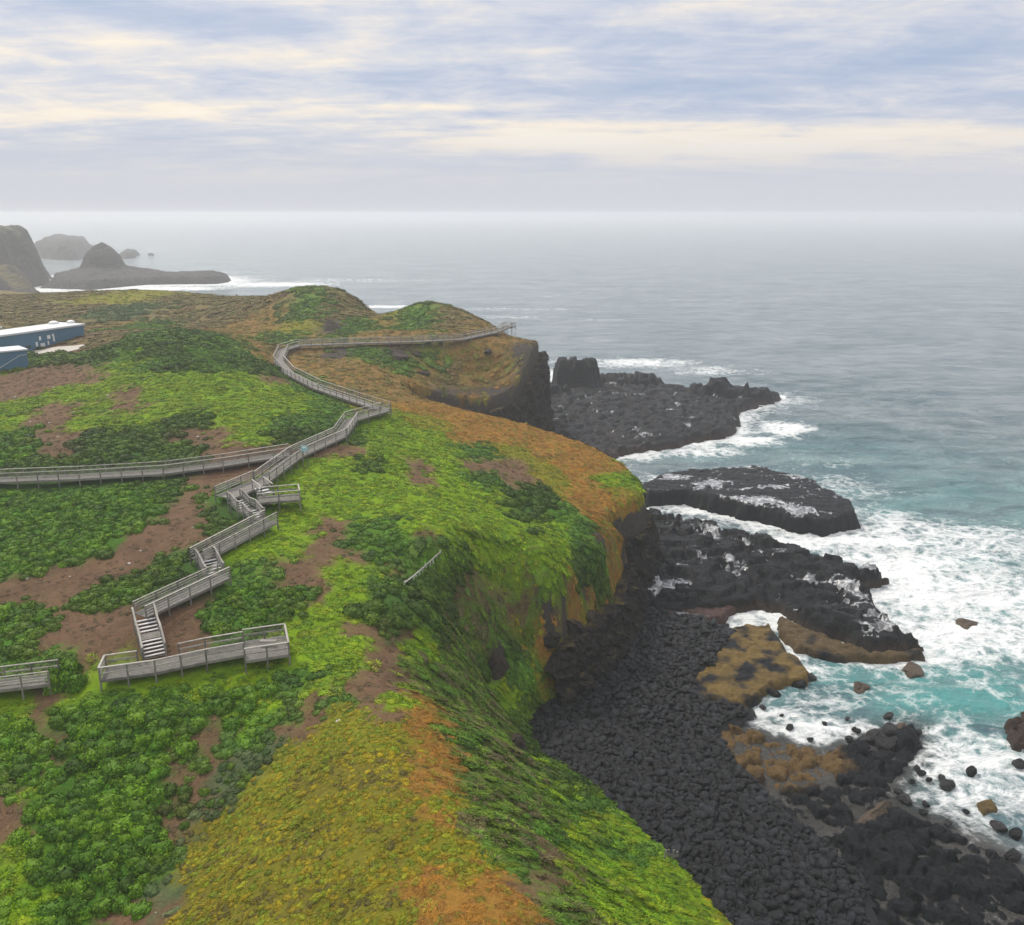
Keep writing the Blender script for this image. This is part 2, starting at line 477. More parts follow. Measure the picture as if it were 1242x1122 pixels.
PIX = [  # photo pixel, ground height
 (0, 358, 27), (90, 355, 28.5), (170, 352, 29), (230, 358, 28.5), (275, 367, 26.3), (330, 361, 29.5), (390, 352, 34), (425, 358, 33.5), (495, 374, 30.2), (527, 368, 31.5), (560, 377, 30.5), (590, 391, 27.8),
 (60, 375, 28.5), (160, 378, 29), (260, 385, 28), (400, 380, 31), (480, 395, 28.5), (540, 398, 28.5), (300, 400, 28.2),
 (20, 447, 26.9), (60, 434, 27.6), (105, 426, 28.5), (40, 418, 27.2), (100, 406, 29.2), (0, 430, 27), (150, 405, 30), (200, 402, 31.5), (200, 416, 31.6), (250, 408, 31.3), (270, 430, 30.3), (310, 440, 28.5), (250, 460, 28.8), (180, 450, 29.6), (120, 450, 28.8), (60, 465, 27.4), (0, 500, 25.6), (120, 500, 26.2), (0, 540, 24.3), (100, 540, 24.8), (200, 520, 25.8), (300, 500, 26.3), (380, 500, 25.8), (300, 540, 25.2), (360, 470, 26.3),
 (100, 640, 22.3), (0, 640, 21.8), (200, 640, 22.8), (0, 720, 20.2), (100, 720, 20.4), (200, 690, 21.4), (60, 780, 19.3), (130, 770, 19.8),
 (0, 880, 17.2), (0, 1000, 15.2), (0, 1122, 13.2), (100, 900, 16.8), (200, 880, 17.2), (130, 1122, 12.6), (220, 1000, 14.8), (100, 1000, 15.0), (300, 950, 16.4), (300, 860, 17.8), (400, 880, 18.6), (220, 1122, 14.6), (300, 1050, 16.8), (380, 980, 18.4), (360, 1122, 18.0),
 (350, 820, 18.8), (420, 790, 18.6), (450, 750, 18.8), (480, 700, 19.2), (380, 720, 20.2), (330, 690, 21.2), (380, 650, 21.7), (400, 600, 22.8), (450, 620, 22.0), (400, 560, 23.8), (480, 545, 23.6), (540, 540, 22.5), (500, 590, 22.0), (560, 620, 20.2),
 (450, 1000, 20.2), (490, 870, 20.0), (480, 840, 19.6), (540, 960, 20.3), (590, 1050, 20.6), (630, 1122, 21.0), (500, 1122, 20.6), (500, 1050, 20.6), (420, 930, 19.6),
 (580, 880, 11.2), (760, 1110, 11.2), (655, 960, 11.5), (620, 900, 7.0), (690, 960, 6.5), (800, 1080, 5.8), (700, 1040, 11.2), (720, 1020, 8.5),
 (655, 875, 2.2), (740, 960, 2.2), (830, 1040, 2.0), (900, 1112, 1.9),
 (560, 770, 12.0), (600, 730, 13.2), (640, 765, 9.5), (600, 830, 6.8), (520, 790, 15.6), (540, 850, 13.2), (530, 730, 17.5), (630, 830, 6.0), (690, 735, 11.5), (660, 700, 15.2), (560, 690, 18.2), (620, 780, 9.0),
 (600, 680, 17.2), (690, 690, 14.6), (730, 670, 14.2), (660, 640, 17.2), (600, 560, 20.8), (660, 590, 18.8), (720, 630, 16.0), (720, 585, 17.2), (700, 800, 7.6), (740, 760, 8.0), (725, 775, 7.8), (760, 700, 11.0), (768, 685, 11.0), (778, 600, 15.6), (765, 640, 13.0), (775, 615, 15.0), (720, 562, 18.0), (775, 590, 16.0),
 (540, 500, 22.6), (600, 512, 21.2), (640, 531, 20.0), (500, 500, 23.6), (480, 515, 24.0),
 (450, 450, 24.8), (420, 440, 25.8), (550, 440, 23.6), (600, 440, 23.3), (530, 466, 20.5), (600, 468, 19.3), (620, 455, 21.3), (640, 412, 26.8), (625, 430, 25.0), (490, 470, 22.4), (500, 440, 24.4), (500, 425, 26.2), (420, 428, 26.6), (580, 425, 25.8),
]
for p in PIX: ctrl.append(W(*p))
for p in [(-250, 0, 12), (-120, 20, 12), (-60, 15, 12), (-250, 120, 22), (-250, 250, 26), (-150, 110, 23), (-160, 60, 16), (-20, -10, 21), (-250, 400, 20), (-150, 330, 26), (-100, 320, 26), (-60, 295, 25), (-30, 275, 24), (0, 236, 22), (4, 222, 23.5), (-36, 234, 29.6), (-37, 243, 28.2), (-37, 252, 26), (-38, 266, 22), (-22, 258, 22), (-58, 280, 24), (15, 10, 14), (25, 20, 6), (-20, 20, 20.5), (-45, 30, 12)]:
    ctrl.append(np.array(p, float))
ctrl = np.array(ctrl)
# thin plate spline with a little smoothing
def tps_fit(P, z, lam):
    n = len(P)
    d2 = ((P[:, None] - P[None]) ** 2).sum(-1)
    Kk = np.where(d2 > 0, 0.5 * d2 * np.log(d2 + 1e-12), 0) + lam * np.eye(n)
    A = np.zeros((n + 3, n + 3)); A[:n, :n] = Kk; A[:n, n] = 1; A[:n, n + 1:] = P; A[n, :n] = 1; A[n + 1:, :n] = P.T
    return np.linalg.solve(A, np.concatenate([z, np.zeros(3)]))
TP = ctrl[:, :2] / 50.0
TW = tps_fit(TP, ctrl[:, 2], 0.0006)
def tps_eval(x, y):
    s = x.shape; q = np.column_stack([x.ravel(), y.ravel()]) / 50.0
    out = np.empty(len(q))
    for a in range(0, len(q), 20000):
        c = q[a:a + 20000]
        d2 = ((c[:, None] - TP[None]) ** 2).sum(-1)
        out[a:a + 20000] = (0.5 * d2 * np.log(d2 + 1e-12)) @ TW[:-3] + TW[-3] + c @ TW[-2:]
    return out.reshape(s)

# coast: x, y, foot height, width of the face
def C(u, v, z, w): p = W(u, v, z); return (p[0], p[1], z, w)
COAST = [(34, 8, 2, 4), (27, 38, 2, 4), C(905, 1115, 1.8, 2.5), C(830, 1042, 1.8, 2.5), C(742, 962, 2, 2.5), C(690, 905, 2, 2.5), C(655, 872, 2, 2.2),
 C(672, 858, 2, 3.5), C(700, 842, 2, 4.2), C(735, 812, 2, 4.6), C(762, 780, 2, 4.6), C(774, 745, 2.2, 4.2), (18.0, 113.0, 2, 3.2), (15.8, 115.8, 2, 2.6), (19.2, 118.6, 2, 3.0), (21.4, 123, 2, 2.4), (22.0, 128.5, 2, 3), (20.5, 136, 2, 3.5), (15, 146, 2, 5), (6, 154, 2, 6),
 (-3, 159, 2, 5), (-9, 164, 2, 4), (-15, 168, 2, 4), (-18, 173, 2, 3.5), (-13, 176.5, 2, 3), (-5, 179.5, 2, 3), (1, 183, 2, 2.8), (5.2, 189, 2, 2.6), (8.0, 200, 2, 2.4), (8.2, 212, 2, 2.4), (6.5, 224, 2, 3), (2, 236, 2, 4), (-8, 252, 2, 6), (-24, 272, 2, 8), (-45, 292, 2, 8), (-75, 318, 2, 10), (-110, 342, 2, 10), (-160, 392, 2, 10), (-262, 470, 2, 10), (-300, 470, 2, 10), (-300, -30, 2, 10), (34, -30, 2, 6)]
COAST = np.array(COAST)

def axis(stops):
    out = []
    for (a, b, s) in stops:
        n = max(1, int(round((b - a) / s))); out.append(np.linspace(a, b, n, endpoint=False))
    out.append([stops[-1][1]])
    return np.concatenate(out)
gx = axis([(-262, -112, 1.6), (-112, -60, 0.7), (-60, 30, 0.4), (30, 36, 1)])
gy = axis([(14, 30, 1.2), (30, 150, 0.42), (150, 270, 0.62), (270, 470, 2.0)])
GX, GY = np.meshgrid(gx, gy)
base = tps_eval(GX, GY)
dist, seg, sp = poly_dist(GX, GY, COAST)
wobble = fbm(GX * 0.12, GY * 0.12, octv=3, seed=5) * 1.3
nseg = len(COAST)
fz = COAST[seg, 2] * (1 - sp) + COAST[(seg + 1) % nseg, 2] * sp
fw = COAST[seg, 3] * (1 - sp) + COAST[(seg + 1) % nseg, 3] * sp
face = sstep((dist + wobble * 0.35) / fw)
rough = fbm(GX * 0.09, GY * 0.09, octv=4, seed=3) * 0.55 + fbm(GX * 0.5, GY * 0.5, octv=4, seed=9) * 0.22
LAND = fz + (np.maximum(base + rough * sstep(dist, 0, 8), fz) - fz) * face
LAND = np.where(dist < 0, fz - 2.5 * sstep(-dist, 0, 3.0), LAND)
# keep the ground under every deck
def seg_dist(X, Y, a, b):
    e = b[:2] - a[:2]
    t = np.clip(((X - a[0]) * e[0] + (Y - a[1]) * e[1]) / (e @ e + 1e-9), 0, 1)
    return np.hypot(X - a[0] - t * e[0], Y - a[1] - t * e[1]), a[2] + t * (b[2] - a[2])
DECKD = np.full(GX.shape, 1e9)
for L in LINES.values():
    for a, b in zip(L[:-1], L[1:]):
        d, z = seg_dist(GX, GY, a, b)
        DECKD = np.minimum(DECKD, d)
        m = sstep(d, 3.4, 1.4)
        LAND = LAND * (1 - m) + np.minimum(LAND, z - 0.6) * m

def sample(A, x, y):
    i = np.clip(np.searchsorted(gx, x) - 1, 0, len(gx) - 2); j = np.clip(np.searchsorted(gy, y) - 1, 0, len(gy) - 2)
    tx = np.clip((x - gx[i]) / (gx[i + 1] - gx[i]), 0, 1); ty = np.clip((y - gy[j]) / (gy[j + 1] - gy[j]), 0, 1)
    return (A[j, i] * (1 - tx) + A[j, i + 1] * tx) * (1 - ty) + (A[j + 1, i] * (1 - tx) + A[j + 1, i + 1] * tx) * ty

def cast(u, v):
    """photo pixels -> first hit on the land (nan when missed)"""
    u, v = np.atleast_1d(np.asarray(u, float)), np.atleast_1d(np.asarray(v, float))
    dx, dv = (u - PW / 2) / FPX, (v - PH / 2) / FPX
    ry, rz = math.cos(PITCH) - dv * math.sin(PITCH), -math.sin(PITCH) - dv * math.cos(PITCH)
    hit = np.full(len(u), np.nan); t = 28.0
    while t < 460:
        x, y, z = dx * t, ry * t, CAM_H + rz * t
        ok = np.isnan(hit) & (sample(LAND, x, y) > z) & (x > -260) & (x < 35) & (y > 15) & (y < 468)
        hit[ok] = t; t += 0.25 + t * 0.0008
    return np.column_stack([dx * hit, ry * hit, CAM_H + rz * hit])

# cover classes of the ground, rows of the photo: v, then runs "from-to:class"
COVER = """
362 0-90:t 90-200:y 200-300:t 300-360:t 360-400:g 400-470:t 470-600:t
380 0-110:t 110-180:e 180-240:t 240-310:t 310-350:o 350-380:g 380-420:t 420-470:t 470-490:y 490-530:g 530-600:t
396 0-60:t 60-120:t 120-160:o 160-200:g 200-260:t 260-300:o 300-340:o 340-390:y 390-420:k 420-450:g 450-480:o 480-520:g 520-560:t 560-640:o
412 0-100:b 100-150:t 150-180:g 180-250:d 250-280:g 280-330:o 330-360:g 360-400:o 400-420:g 420-600:o 600-640:o
428 0-30:d 30-115:b 115-150:d 150-170:l 170-230:d 230-280:g 280-300:g 300-330:o 330-360:t 360-395:o 395-430:k 430-460:g 460-505:k 505-540:g 540-610:o 610-650:k
436 0-120:d 120-160:g
444 0-40:l 40-130:b 130-170:l 170-200:g 200-250:d 250-290:g 290-320:d 320-360:o 360-470:o 470-500:g 500-600:o 600-630:o 630-650:k
460 0-100:b 100-130:b 130-260:l 260-310:l 310-350:b 350-380:g 380-420:o 420-520:o 520-560:t 560-620:o
478 0-50:b 50-130:l 130-170:b 170-320:l 320-370:l 370-400:g 400-440:t 440-525:o 525-660:k
495 0-50:l 50-100:b 100-130:l 130-180:b 180-380:l 380-420:g 420-480:y 480-600:o
512 0-30:l 30-90:b 90-200:l 200-250:d 250-330:l 330-410:g 440-490:l 490-540:y 540-640:o
530 0-40:s 40-100:b 100-200:d 200-280:b 280-330:l 330-410:d 410-440:g 440-540:l 540-660:o
548 0-50:s 50-100:b 100-200:d 200-240:d 240-330:b 330-400:b 400-440:b 440-500:l 500-560:l 560-600:g 600-640:y 640-700:o
566 0-250:d 250-330:b 330-430:l 430-460:d 460-490:l 490-520:b 520-560:l 560-640:b 640-670:y 670-720:o 720-760:o
584 0-230:d 230-280:b 340-500:l 500-530:b 530-570:l 570-610:g 610-650:b 650-690:y 690-720:o 720-780:l
602 0-220:s 220-250:b 250-300:s 340-400:l 400-560:l 560-610:l 610-670:d 670-690:y 690-740:o 740-780:y
620 0-200:s 200-250:b 250-290:d 330-450:l 450-620:l 620-670:d 670-700:g 700-740:o 740-780:o
638 0-170:s 170-250:b 250-280:d 300-330:g 330-380:l 380-420:b 420-480:g 480-650:l 650-690:l 690-720:g 720-770:o
656 0-150:s 150-250:b 300-380:l 380-410:b 410-500:g 500-540:b 540-690:l 690-720:g 720-740:k 740-780:o
674 0-130:s 130-200:b 200-240:d 280-370:l 370-440:b 440-540:g 540-700:l 700-740:g 740-790:y
692 0-60:s 60-180:b 180-230:d 280-320:g 320-390:b 390-470:l 470-490:b 490-540:g 540-580:d 580-700:l 700-740:d 740-780:o
710 0-60:b 60-130:b 130-220:d 280-340:g 340-400:b 400-440:l 440-480:g 480-560:d 560-640:b 640-690:l 690-730:d 730-770:o
728 0-90:b 90-160:s 160-210:d 270-370:s 370-390:b 390-440:l 440-540:d 540-640:b 640-700:b 700-720:k 720-770:o
746 0-60:s 60-110:b 110-160:b 200-250:b 250-360:s 360-440:l 440-560:d 560-640:m 640-690:k 690-770:o
764 0-50:s 50-150:b 200-250:b 250-330:s 330-410:l 410-460:b 460-540:d 540-620:m 620-650:y 650-690:k 690-770:o
782 0-40:s 40-140:b 190-250:b 250-300:g 330-450:l 450-500:b 500-530:l 530-590:m 590-610:k 610-640:d 640-680:o 680-760:y
800 0-80:g 300-360:l 360-440:l 440-500:b 500-530:l 530-590:m 590-610:k 610-650:g 650-730:o
818 330-400:g 400-430:l 430-500:b 500-580:m 580-600:d 600-640:g 640-700:y
836 0-30:l 30-90:b 90-160:l 160-330:l 330-370:g 370-400:l 400-490:b 490-510:l 510-600:m 600-640:l
854 0-30:l 30-80:b 80-110:l 110-300:g 300-340:l 340-390:b 390-430:g 430-470:b 470-500:l 500-530:o 530-610:m 610-650:l
872 0-30:l 30-70:b 70-210:s 210-280:s 280-330:l 330-360:g 360-400:b 400-440:y 440-490:b 490-540:o 540-620:m 620-660:d
890 0-60:s 60-80:b 80-200:s 200-240:g 240-290:b 290-330:g 330-380:b 380-490:y 490-540:o 540-580:g 580-630:m 630-680:d
908 0-65:s 65-85:b 85-210:s 210-270:b 270-310:g 310-350:e 350-400:y 400-500:y 500-550:o 550-630:m 630-690:d
926 0-65:s 65-85:b 85-210:s 210-230:b 230-250:g 250-290:b 290-330:e 330-400:y 400-500:Y 500-550:o 550-650:m 650-700:l
944 0-30:b 30-60:s 60-210:s 210-260:b 260-310:e 310-350:y 350-490:Y 490-550:o 550-660:m 660-720:d
962 0-40:b 40-70:l 70-200:s 200-250:b 250-290:e 290-340:y 340-490:Y 490-560:o 560-660:m 660-730:l
980 0-40:b 40-80:s 80-190:s 190-230:d 230-270:b 270-500:y 500-560:y 560-670:m 670-740:g
998 0-30:b 30-80:s 80-190:s 190-230:b 230-260:e 260-500:y 500-570:o 570-680:m 680-760:l
1016 0-40:b 40-180:s 180-220:b 220-520:Y 520-580:y 580-650:m 650-690:g 690-780:l
1034 0-40:l 40-190:s 190-220:b 220-520:y 520-600:y 600-660:m 660-690:b 690-800:g
1052 0-50:l 50-190:s 190-220:g 220-500:Y 500-600:y 600-640:g 640-700:b 700-820:l
1070 0-50:l 50-140:s 140-200:s 200-230:e 230-500:y 500-620:o 620-700:b 700-840:l
1088 0-30:l 30-130:s 130-180:b 180-220:e 220-480:Y 480-640:o 640-710:m 710-860:l
1106 0-60:l 60-120:s 120-210:b 210-500:Y 500-650:o 650-720:m 720-860:l 860-900:y
1120 0-60:l 60-120:s 120-210:b 210-500:y 500-660:o 660-720:m 720-900:l
"""
CLS = {  # colour of the ground cover
 'l': (0.140, 0.240, 0.004), 'g': (0.075, 0.165, 0.014), 'd': (0.040, 0.092, 0.013), 's': (0.050, 0.130, 0.010),
 'b': (0.135, 0.080, 0.046), 'o': (0.240, 0.125, 0.022), 'y': (0.165, 0.160, 0.012), 'Y': (0.135, 0.120, 0.014),
 't': (0.150, 0.118, 0.045), 'O': (0.190, 0.115, 0.032), 'k': (0.045, 0.040, 0.036), 'm': (0.095, 0.125, 0.026), 'e': (0.070, 0.098, 0.042)}
KEYS = list(CLS)
su, sv, sc = [], [], []
for ln in COVER.strip().splitlines():
    p = ln.split(); v = float(p[0])
    for run in p[1:]:
        rng, c = run.split(':'); c = 'O' if c == 'o' and v < 485 else c; a, b = map(float, rng.split('-'))
        n = max(1, int(round((b - a) / 18)))
        for j in range(n):
            su.append(a + (b - a) * (j + 0.5) / n); sv.append(v); sc.append(KEYS.index(c))
SITES = cast(su, sv); sc = np.array(sc)
ok = ~np.isnan(SITES[:, 0]); SITES, sc = SITES[ok], sc[ok]
sdep = project(SITES)[2]

SITE_TREE = KDTree(len(SITES))
for i_, p_ in enumerate(SITES): SITE_TREE.insert((p_[0], p_[1] * 0.67, 0.0), i_)
SITE_TREE.balance()
def classify(x, y):
    """ground-cover class weights at world positions, patchy borders"""
    shp = x.shape; x, y = x.ravel(), y.ravel()
    wx = x + fbm(x * 0.35, y * 0.35, octv=4, seed=21) * 2.2 + fbm(x * 1.3, y * 1.3, octv=3, seed=28) * 0.9 + fbm(x * 0.08, y * 0.08, octv=2, seed=25) * 1.2
    wy = y + fbm(x * 0.35, y * 0.35, octv=4, seed=22) * 2.8 + fbm(x * 1.3, y * 1.3, octv=3, seed=29) * 1.1 + fbm(x * 0.08, y * 0.08, octv=2, seed=26) * 1.2
    fn = SITE_TREE.find_n
    hit = [fn((p, q, 0.0), 5) for p, q in zip(wx.tolist(), (wy * 0.67).tolist())]
    idx = np.array([[h[1] for h in r] for r in hit]); dd = np.array([[h[2] for h in r] for r in hit]) ** 2
    ww = 1.0 / (dd + 0.15 + 9.0 * sstep(y, 135, 215)[:, None]) ** 1.3
    ww /= ww.sum(1, keepdims=True)
    w = np.zeros((len(x), len(KEYS)), np.float32)
    r = np.arange(len(idx))
    for k in range(5):
        np.add.at(w, (r, sc[idx[:, k]]), ww[:, k])
    return w.reshape(shp + (len(KEYS),))

gu, gv, _ = project(np.column_stack([GX.ravel(), GY.ravel(), LAND.ravel()]))
inland = (dist > -3.5) & (gu.reshape(GX.shape) > -90) & (gv.reshape(GX.shape) < PH + 120)
WGT = np.zeros(GX.shape + (len(KEYS),), np.float32)
WGT[..., KEYS.index('g')] = 1
WGT[inland] = classify(GX[inland], GY[inland])
WGT = WGT ** 1.2; WGT /= WGT.sum(-1, keepdims=True) + 1e-9
PAL = np.array([CLS[k] for k in KEYS])
gzy, gzx = np.gradient(LAND, gy, gx)
SLOPE = np.hypot(gzx, gzy)
# plants creep in streaks down the steep flank
ac = -0.469 * GX + 0.884 * GY; al = 0.884 * GX + 0.469 * GY
streak = fbm(ac * 0.75, al * 0.10, octv=4, seed=31) 
streak2 = fbm(ac * 1.6, al * 0.16, octv=3, seed=37)
sm = sstep(SLOPE, 0.45, 0.8) * (GX > -16)
COLR = WGT @ PAL
soil = np.array([0.115, 0.085, 0.05]); lush = np.array([0.075, 0.19, 0.012])
COLR = COLR * (1 - (sm * sstep(streak, 0.05, 0.4) * 0.75)[..., None]) + soil * (sm * sstep(streak, 0.05, 0.4) * 0.75)[..., None]
COLR = COLR * (1 - (sm * sstep(streak2, 0.05, 0.35) * 0.6)[..., None]) + lush * (sm * sstep(streak2, 0.05, 0.35) * 0.6)[..., None]
COLR *= (1 + 0.35 * fbm(GX * 0.25, GY * 0.25, octv=4, seed=41))[..., None]
ROCK = WGT[..., KEYS.index('k')] * 0.9 + sstep(SLOPE, 4.2, 6.0) * 0.9
keep = dist > -3.4
# low mounds where the cover is bushy
bushy = WGT[..., KEYS.index('s')] + WGT[..., KEYS.index('d')] + 0.4 * WGT[..., KEYS.index('l')]
mound = (1 - np.abs(fbm(GX * 0.45, GY * 0.45, octv=3, seed=51))) ** 2 - 0.5
LAND = LAND + bushy * mound * 0.35 * sstep(DECKD, 1.2, 2.5) * sstep(dist, 1, 4)
LAND += sm * (streak * 1.3 + streak2 * 0.35) * sstep(dist, 1.5, 6)
V = np.column_stack([GX.ravel(), GY.ravel(), LAND.ravel()])
F = grid_faces(len(gx), len(gy), keep)
V, F, lc, lr = compact(V, F, COLR.reshape(-1, 3), ROCK.ravel())
land = struct(mesh_obj('land', V, F, M_LAND, smooth=True, attrs={'rock': lr}, colors=lc))

# ---------------------------------------------------------------- cliff faces (fine strips standing proud of the land)
def cliff_strip(i0, i1, nz, step, amp, seed, name='cliff_face', over=0.35, hfrac=0.78):
    P = COAST[i0:i1 + 1]
    # smooth polyline
    L = np.concatenate([[0], np.cumsum(np.hypot(*np.diff(P[:, :2], axis=0).T))])
    s = np.arange(0, L[-1], step)
    cx, cy, cz, cw = (np.interp(s, L, P[:, k]) for k in range(4))
    cw = np.minimum(cw, 2.6)
    ker = np.ones(9) / 9
    sm_ = lambda a: np.convolve(np.pad(a, 4, 'edge'), ker, 'valid')
    cx, cy = sm_(cx), sm_(cy)
    tx, ty = np.gradient(cx), np.gradient(cy)
    ln = np.hypot(tx, ty); tx, ty = tx / ln, ty / ln
    nxn, nyn = -ty, tx                                   # inward (land lies left of travel)
    topx, topy = cx + nxn * (cw * 1.15 + 0.4), cy + nyn * (cw * 1.15 + 0.4)
    zt = sample(LAND, topx, topy) + over
    t = np.linspace(0, 1, nz)[:, None]
    tt = np.minimum(t / 0.86, 1.0)
    last = sstep(t, 0.86, 1.0)
    inn = (cw * 0.5) * tt ** 1.3 - 0.6 * (1 - tt) + last * cw * 0.55
    hf = hfrac + 0.16 * fbm(s * 0.12, 0 * s, octv=3, seed=seed + 40)
    Z = (cz - 1.0) + (hf * (zt - cz) + 1.0) * tt - last * 0.5
    X = cx + nxn * inn; Y = cy + nyn * inn
    r = fbm(X * 0.35, Y * 0.35, Z * 0.35, 4, seed, ridged=True) * amp
    colm = fbm(s[None, :] * 0.9 + 0 * Z, Z * 0.12, octv=3, seed=seed + 3, ridged=True) * amp * 0.45
    led = fbm(s[None, :] * 0.08 + 0 * Z, Z * 0.8, octv=2, seed=seed + 5) * amp * 0.6
    ridge = fbm(X * 1.6, Y * 1.6, Z * 1.6, 3, seed + 9, ridged=True) * amp * 0.28
    w1, w2, wi = worley(s[None, :] * 0.75 + 0.35 * Z + 0.4 * r, Z * 0.55 + 0 * s[None, :], seed + 60)
    v1, v2, vi = worley(s[None, :] * 1.9 + 0 * Z, Z * 1.3 + 0.2 * s[None, :], seed + 61)
    blocks = (wi - 0.5) * 0.9 + (vi - 0.5) * 0.45 - sstep(w2 - w1, 0.14, 0.0) * 0.5 - sstep(v2 - v1, 0.14, 0.0) * 0.22
    o = (r + colm * 0.7 + led + ridge + blocks * amp) * sstep(t, 1.0, 0.8)
    X = X - nxn * o; Y = Y - nyn * o; Z = Z + fbm(X, Y, Z, 2, seed + 11) * 0.25
    ny_, nx_ = X.shape
    return struct(mesh_obj(name, np.column_stack([X.ravel(), Y.ravel(), Z.ravel()]), grid_faces(nx_, ny_), M_CLIFF))
cliff_strip(7, 19, 70, 0.17, 0.7, 101, hfrac=0.60)
cliff_strip(22, 33, 44, 0.3, 1.1, 131, over=0.0, hfrac=0.86)

# ================================================================ SEA-LEVEL ROCK
ROCKPOLYS = []
def rock_mass(name, label, outline, tops, res, edge, amp, seed, tint=None, knobs=(), poolz=0.5, terr=0.0, cat='rock shelf', tops_pow=2.2, bottom=-1.6, blk=3.2, dome=0.0):
    """wave-cut rock: outline and crest heights from pixels, terraced broken top, steep ragged sides"""
    O = np.array([W(*p) for p in outline]); ROCKPOLYS.append(O)
    T = np.array([W(*p) for p in tops])
    x0, y0 = O[:, :2].min(0) - 4; x1, y1 = O[:, :2].max(0) + 4
    xs, ys = np.arange(x0, x1, res), np.arange(y0, y1, res)
    X, Y = np.meshgrid(xs, ys)
    wob = fbm(X * 0.11, Y * 0.11, octv=4, seed=seed) * 3.0 + fbm(X * 0.5, Y * 0.5, octv=3, seed=seed + 1) * 0.9
    d, _, _ = poly_dist(X, Y, O)
    d = d + wob * min(1.0, edge / 3) + edge * 0.45
    d2 = (X[..., None] - T[:, 0]) ** 2 + (Y[..., None] - T[:, 1]) ** 2
    w = 1 / (d2 + 4.0) ** (tops_pow / 2)
    top = (w * T[:, 2]).sum(-1) / w.sum(-1)
    n = fbm(X * 0.16, Y * 0.16, octv=5, seed=seed + 4, gain=0.55) * amp + (fbm(X * 0.45, Y * 0.45, octv=4, seed=seed + 6, ridged=True) - 0.3) * amp * 0.45
    f1, f2, ir = worley(X / blk + fbm(X * 0.3, Y * 0.3, octv=2, seed=seed + 31) * 0.5, Y / blk, seed + 30)
    g1, g2, jr = worley(X / blk * 2.3 + 9, Y / blk * 2.3, seed + 33)
    if dome:
        n = n * 0.9 + (ir - 0.5) * dome * 0.5 - sstep(f2 - f1, 0.2, 0.0) * dome * 0.3 + 0.55 * (np.sqrt(np.clip(1 - (f1 * 1.25) ** 2, 0, 1)) * (0.45 + ir) - 0.55) * dome + (np.sqrt(np.clip(1 - (g1 * 1.3) ** 2, 0, 1)) * (0.3 + jr) - 0.4) * dome * 0.45
    else:
        n = n + (ir - 0.5) * amp * 0.55 + (jr - 0.5) * amp * 0.3 - sstep(f2 - f1, 0.16, 0.0) * amp * 0.7 - sstep(g2 - g1, 0.16, 0.0) * amp * 0.3
    n = n + fbm(X * 1.3, Y * 1.3, octv=2, seed=seed + 35, ridged=True) * amp * 0.16
    h = top + n
    for (u, v, z, rx, ry, hh) in knobs:
        c = W(u, v, z)
        kd = np.sqrt(((X - c[0]) / rx) ** 2 + ((Y - c[1]) / ry) ** 2) + fbm(X * 0.25, Y * 0.25, octv=4, seed=seed + 8) * 0.45
        h = h + hh * sstep(kd, 1.05, 0.72) * (1 + 0.12 * fbm(X * 0.3, Y * 0.3, octv=3, seed=seed + 13))
    if terr > 0:
        q = h / terr; fq = np.floor(q); h = (fq + sstep(q - fq, 0.25, 0.85)) * terr * 0.75 + h * 0.25
    f = sstep(d / edge)
    f = 0.35 * f + 0.65 * np.clip(np.floor(f * 4 + fbm(X * 0.3, Y * 0.3, octv=3, seed=seed + 2)) / 4, 0, 1) if edge > 2.5 else f
    Z = bottom + (h - bottom) * f
    pn = fbm(X * 0.11, Y * 0.2, octv=4, seed=seed + 50) * 1.3 - np.clip(n / max(amp, 1e-3), -1.2, 1.2) * 0.35
    pool = sstep(pn, poolz - 0.22, poolz + 0.22) * sstep(d, edge * 0.5, edge * 1.1) * (Z < top + 0.9)
    Z = np.where(pool > 0.55, Z * 0.4 + 0.6 * np.minimum(Z, top - amp * 0.25), Z)
    col = np.ones(X.shape + (3,)) * np.array([0.009, 0.0102, 0.0125])
    if tint is not None: col = tint(X, Y, Z, d, col)
    Xd = X + fbm(X * 0.6, Y * 0.6, Z * 0.6, 3, seed + 20) * 0.5 * (1 - 0.5 * f); Yd = Y + fbm(X * 0.6, Y * 0.6, Z * 0.6, 3, seed + 23) * 0.5
    Fc = grid_faces(len(xs), len(ys), d > -0.6)
    V, Fc, pc, cc = compact(np.column_stack([Xd.ravel(), Yd.ravel(), Z.ravel()]), Fc, pool.ravel(), col.reshape(-1, 3))
    o = mesh_obj(name, V, Fc, M_SHELF, attrs={'pool': pc}, colors=cc)
    return tag(o, label, cat)

def tint_weed(center, rad, colr, seed):
    c = W(*center)
    def f(X, Y, Z, d, col):
        m = np.exp(-(((X - c[0]) / rad[0]) ** 2 + ((Y - c[1]) / rad[1]) ** 2)) + fbm(X * 0.2, Y * 0.2, octv=4, seed=seed) * 0.45
        return col + (np.array(colr) - col) * sstep(m, 0.35, 0.6)[..., None]
    return f
def tint_low(colr, z0, z1, seed, amt=0.9):
    def f(X, Y, Z, d, col):
        m = sstep(Z + fbm(X * 0.25, Y * 0.25, octv=4, seed=seed) * 0.6, z1, z0) * amt
        return col + (np.array(colr) - col) * m[..., None]
    return f

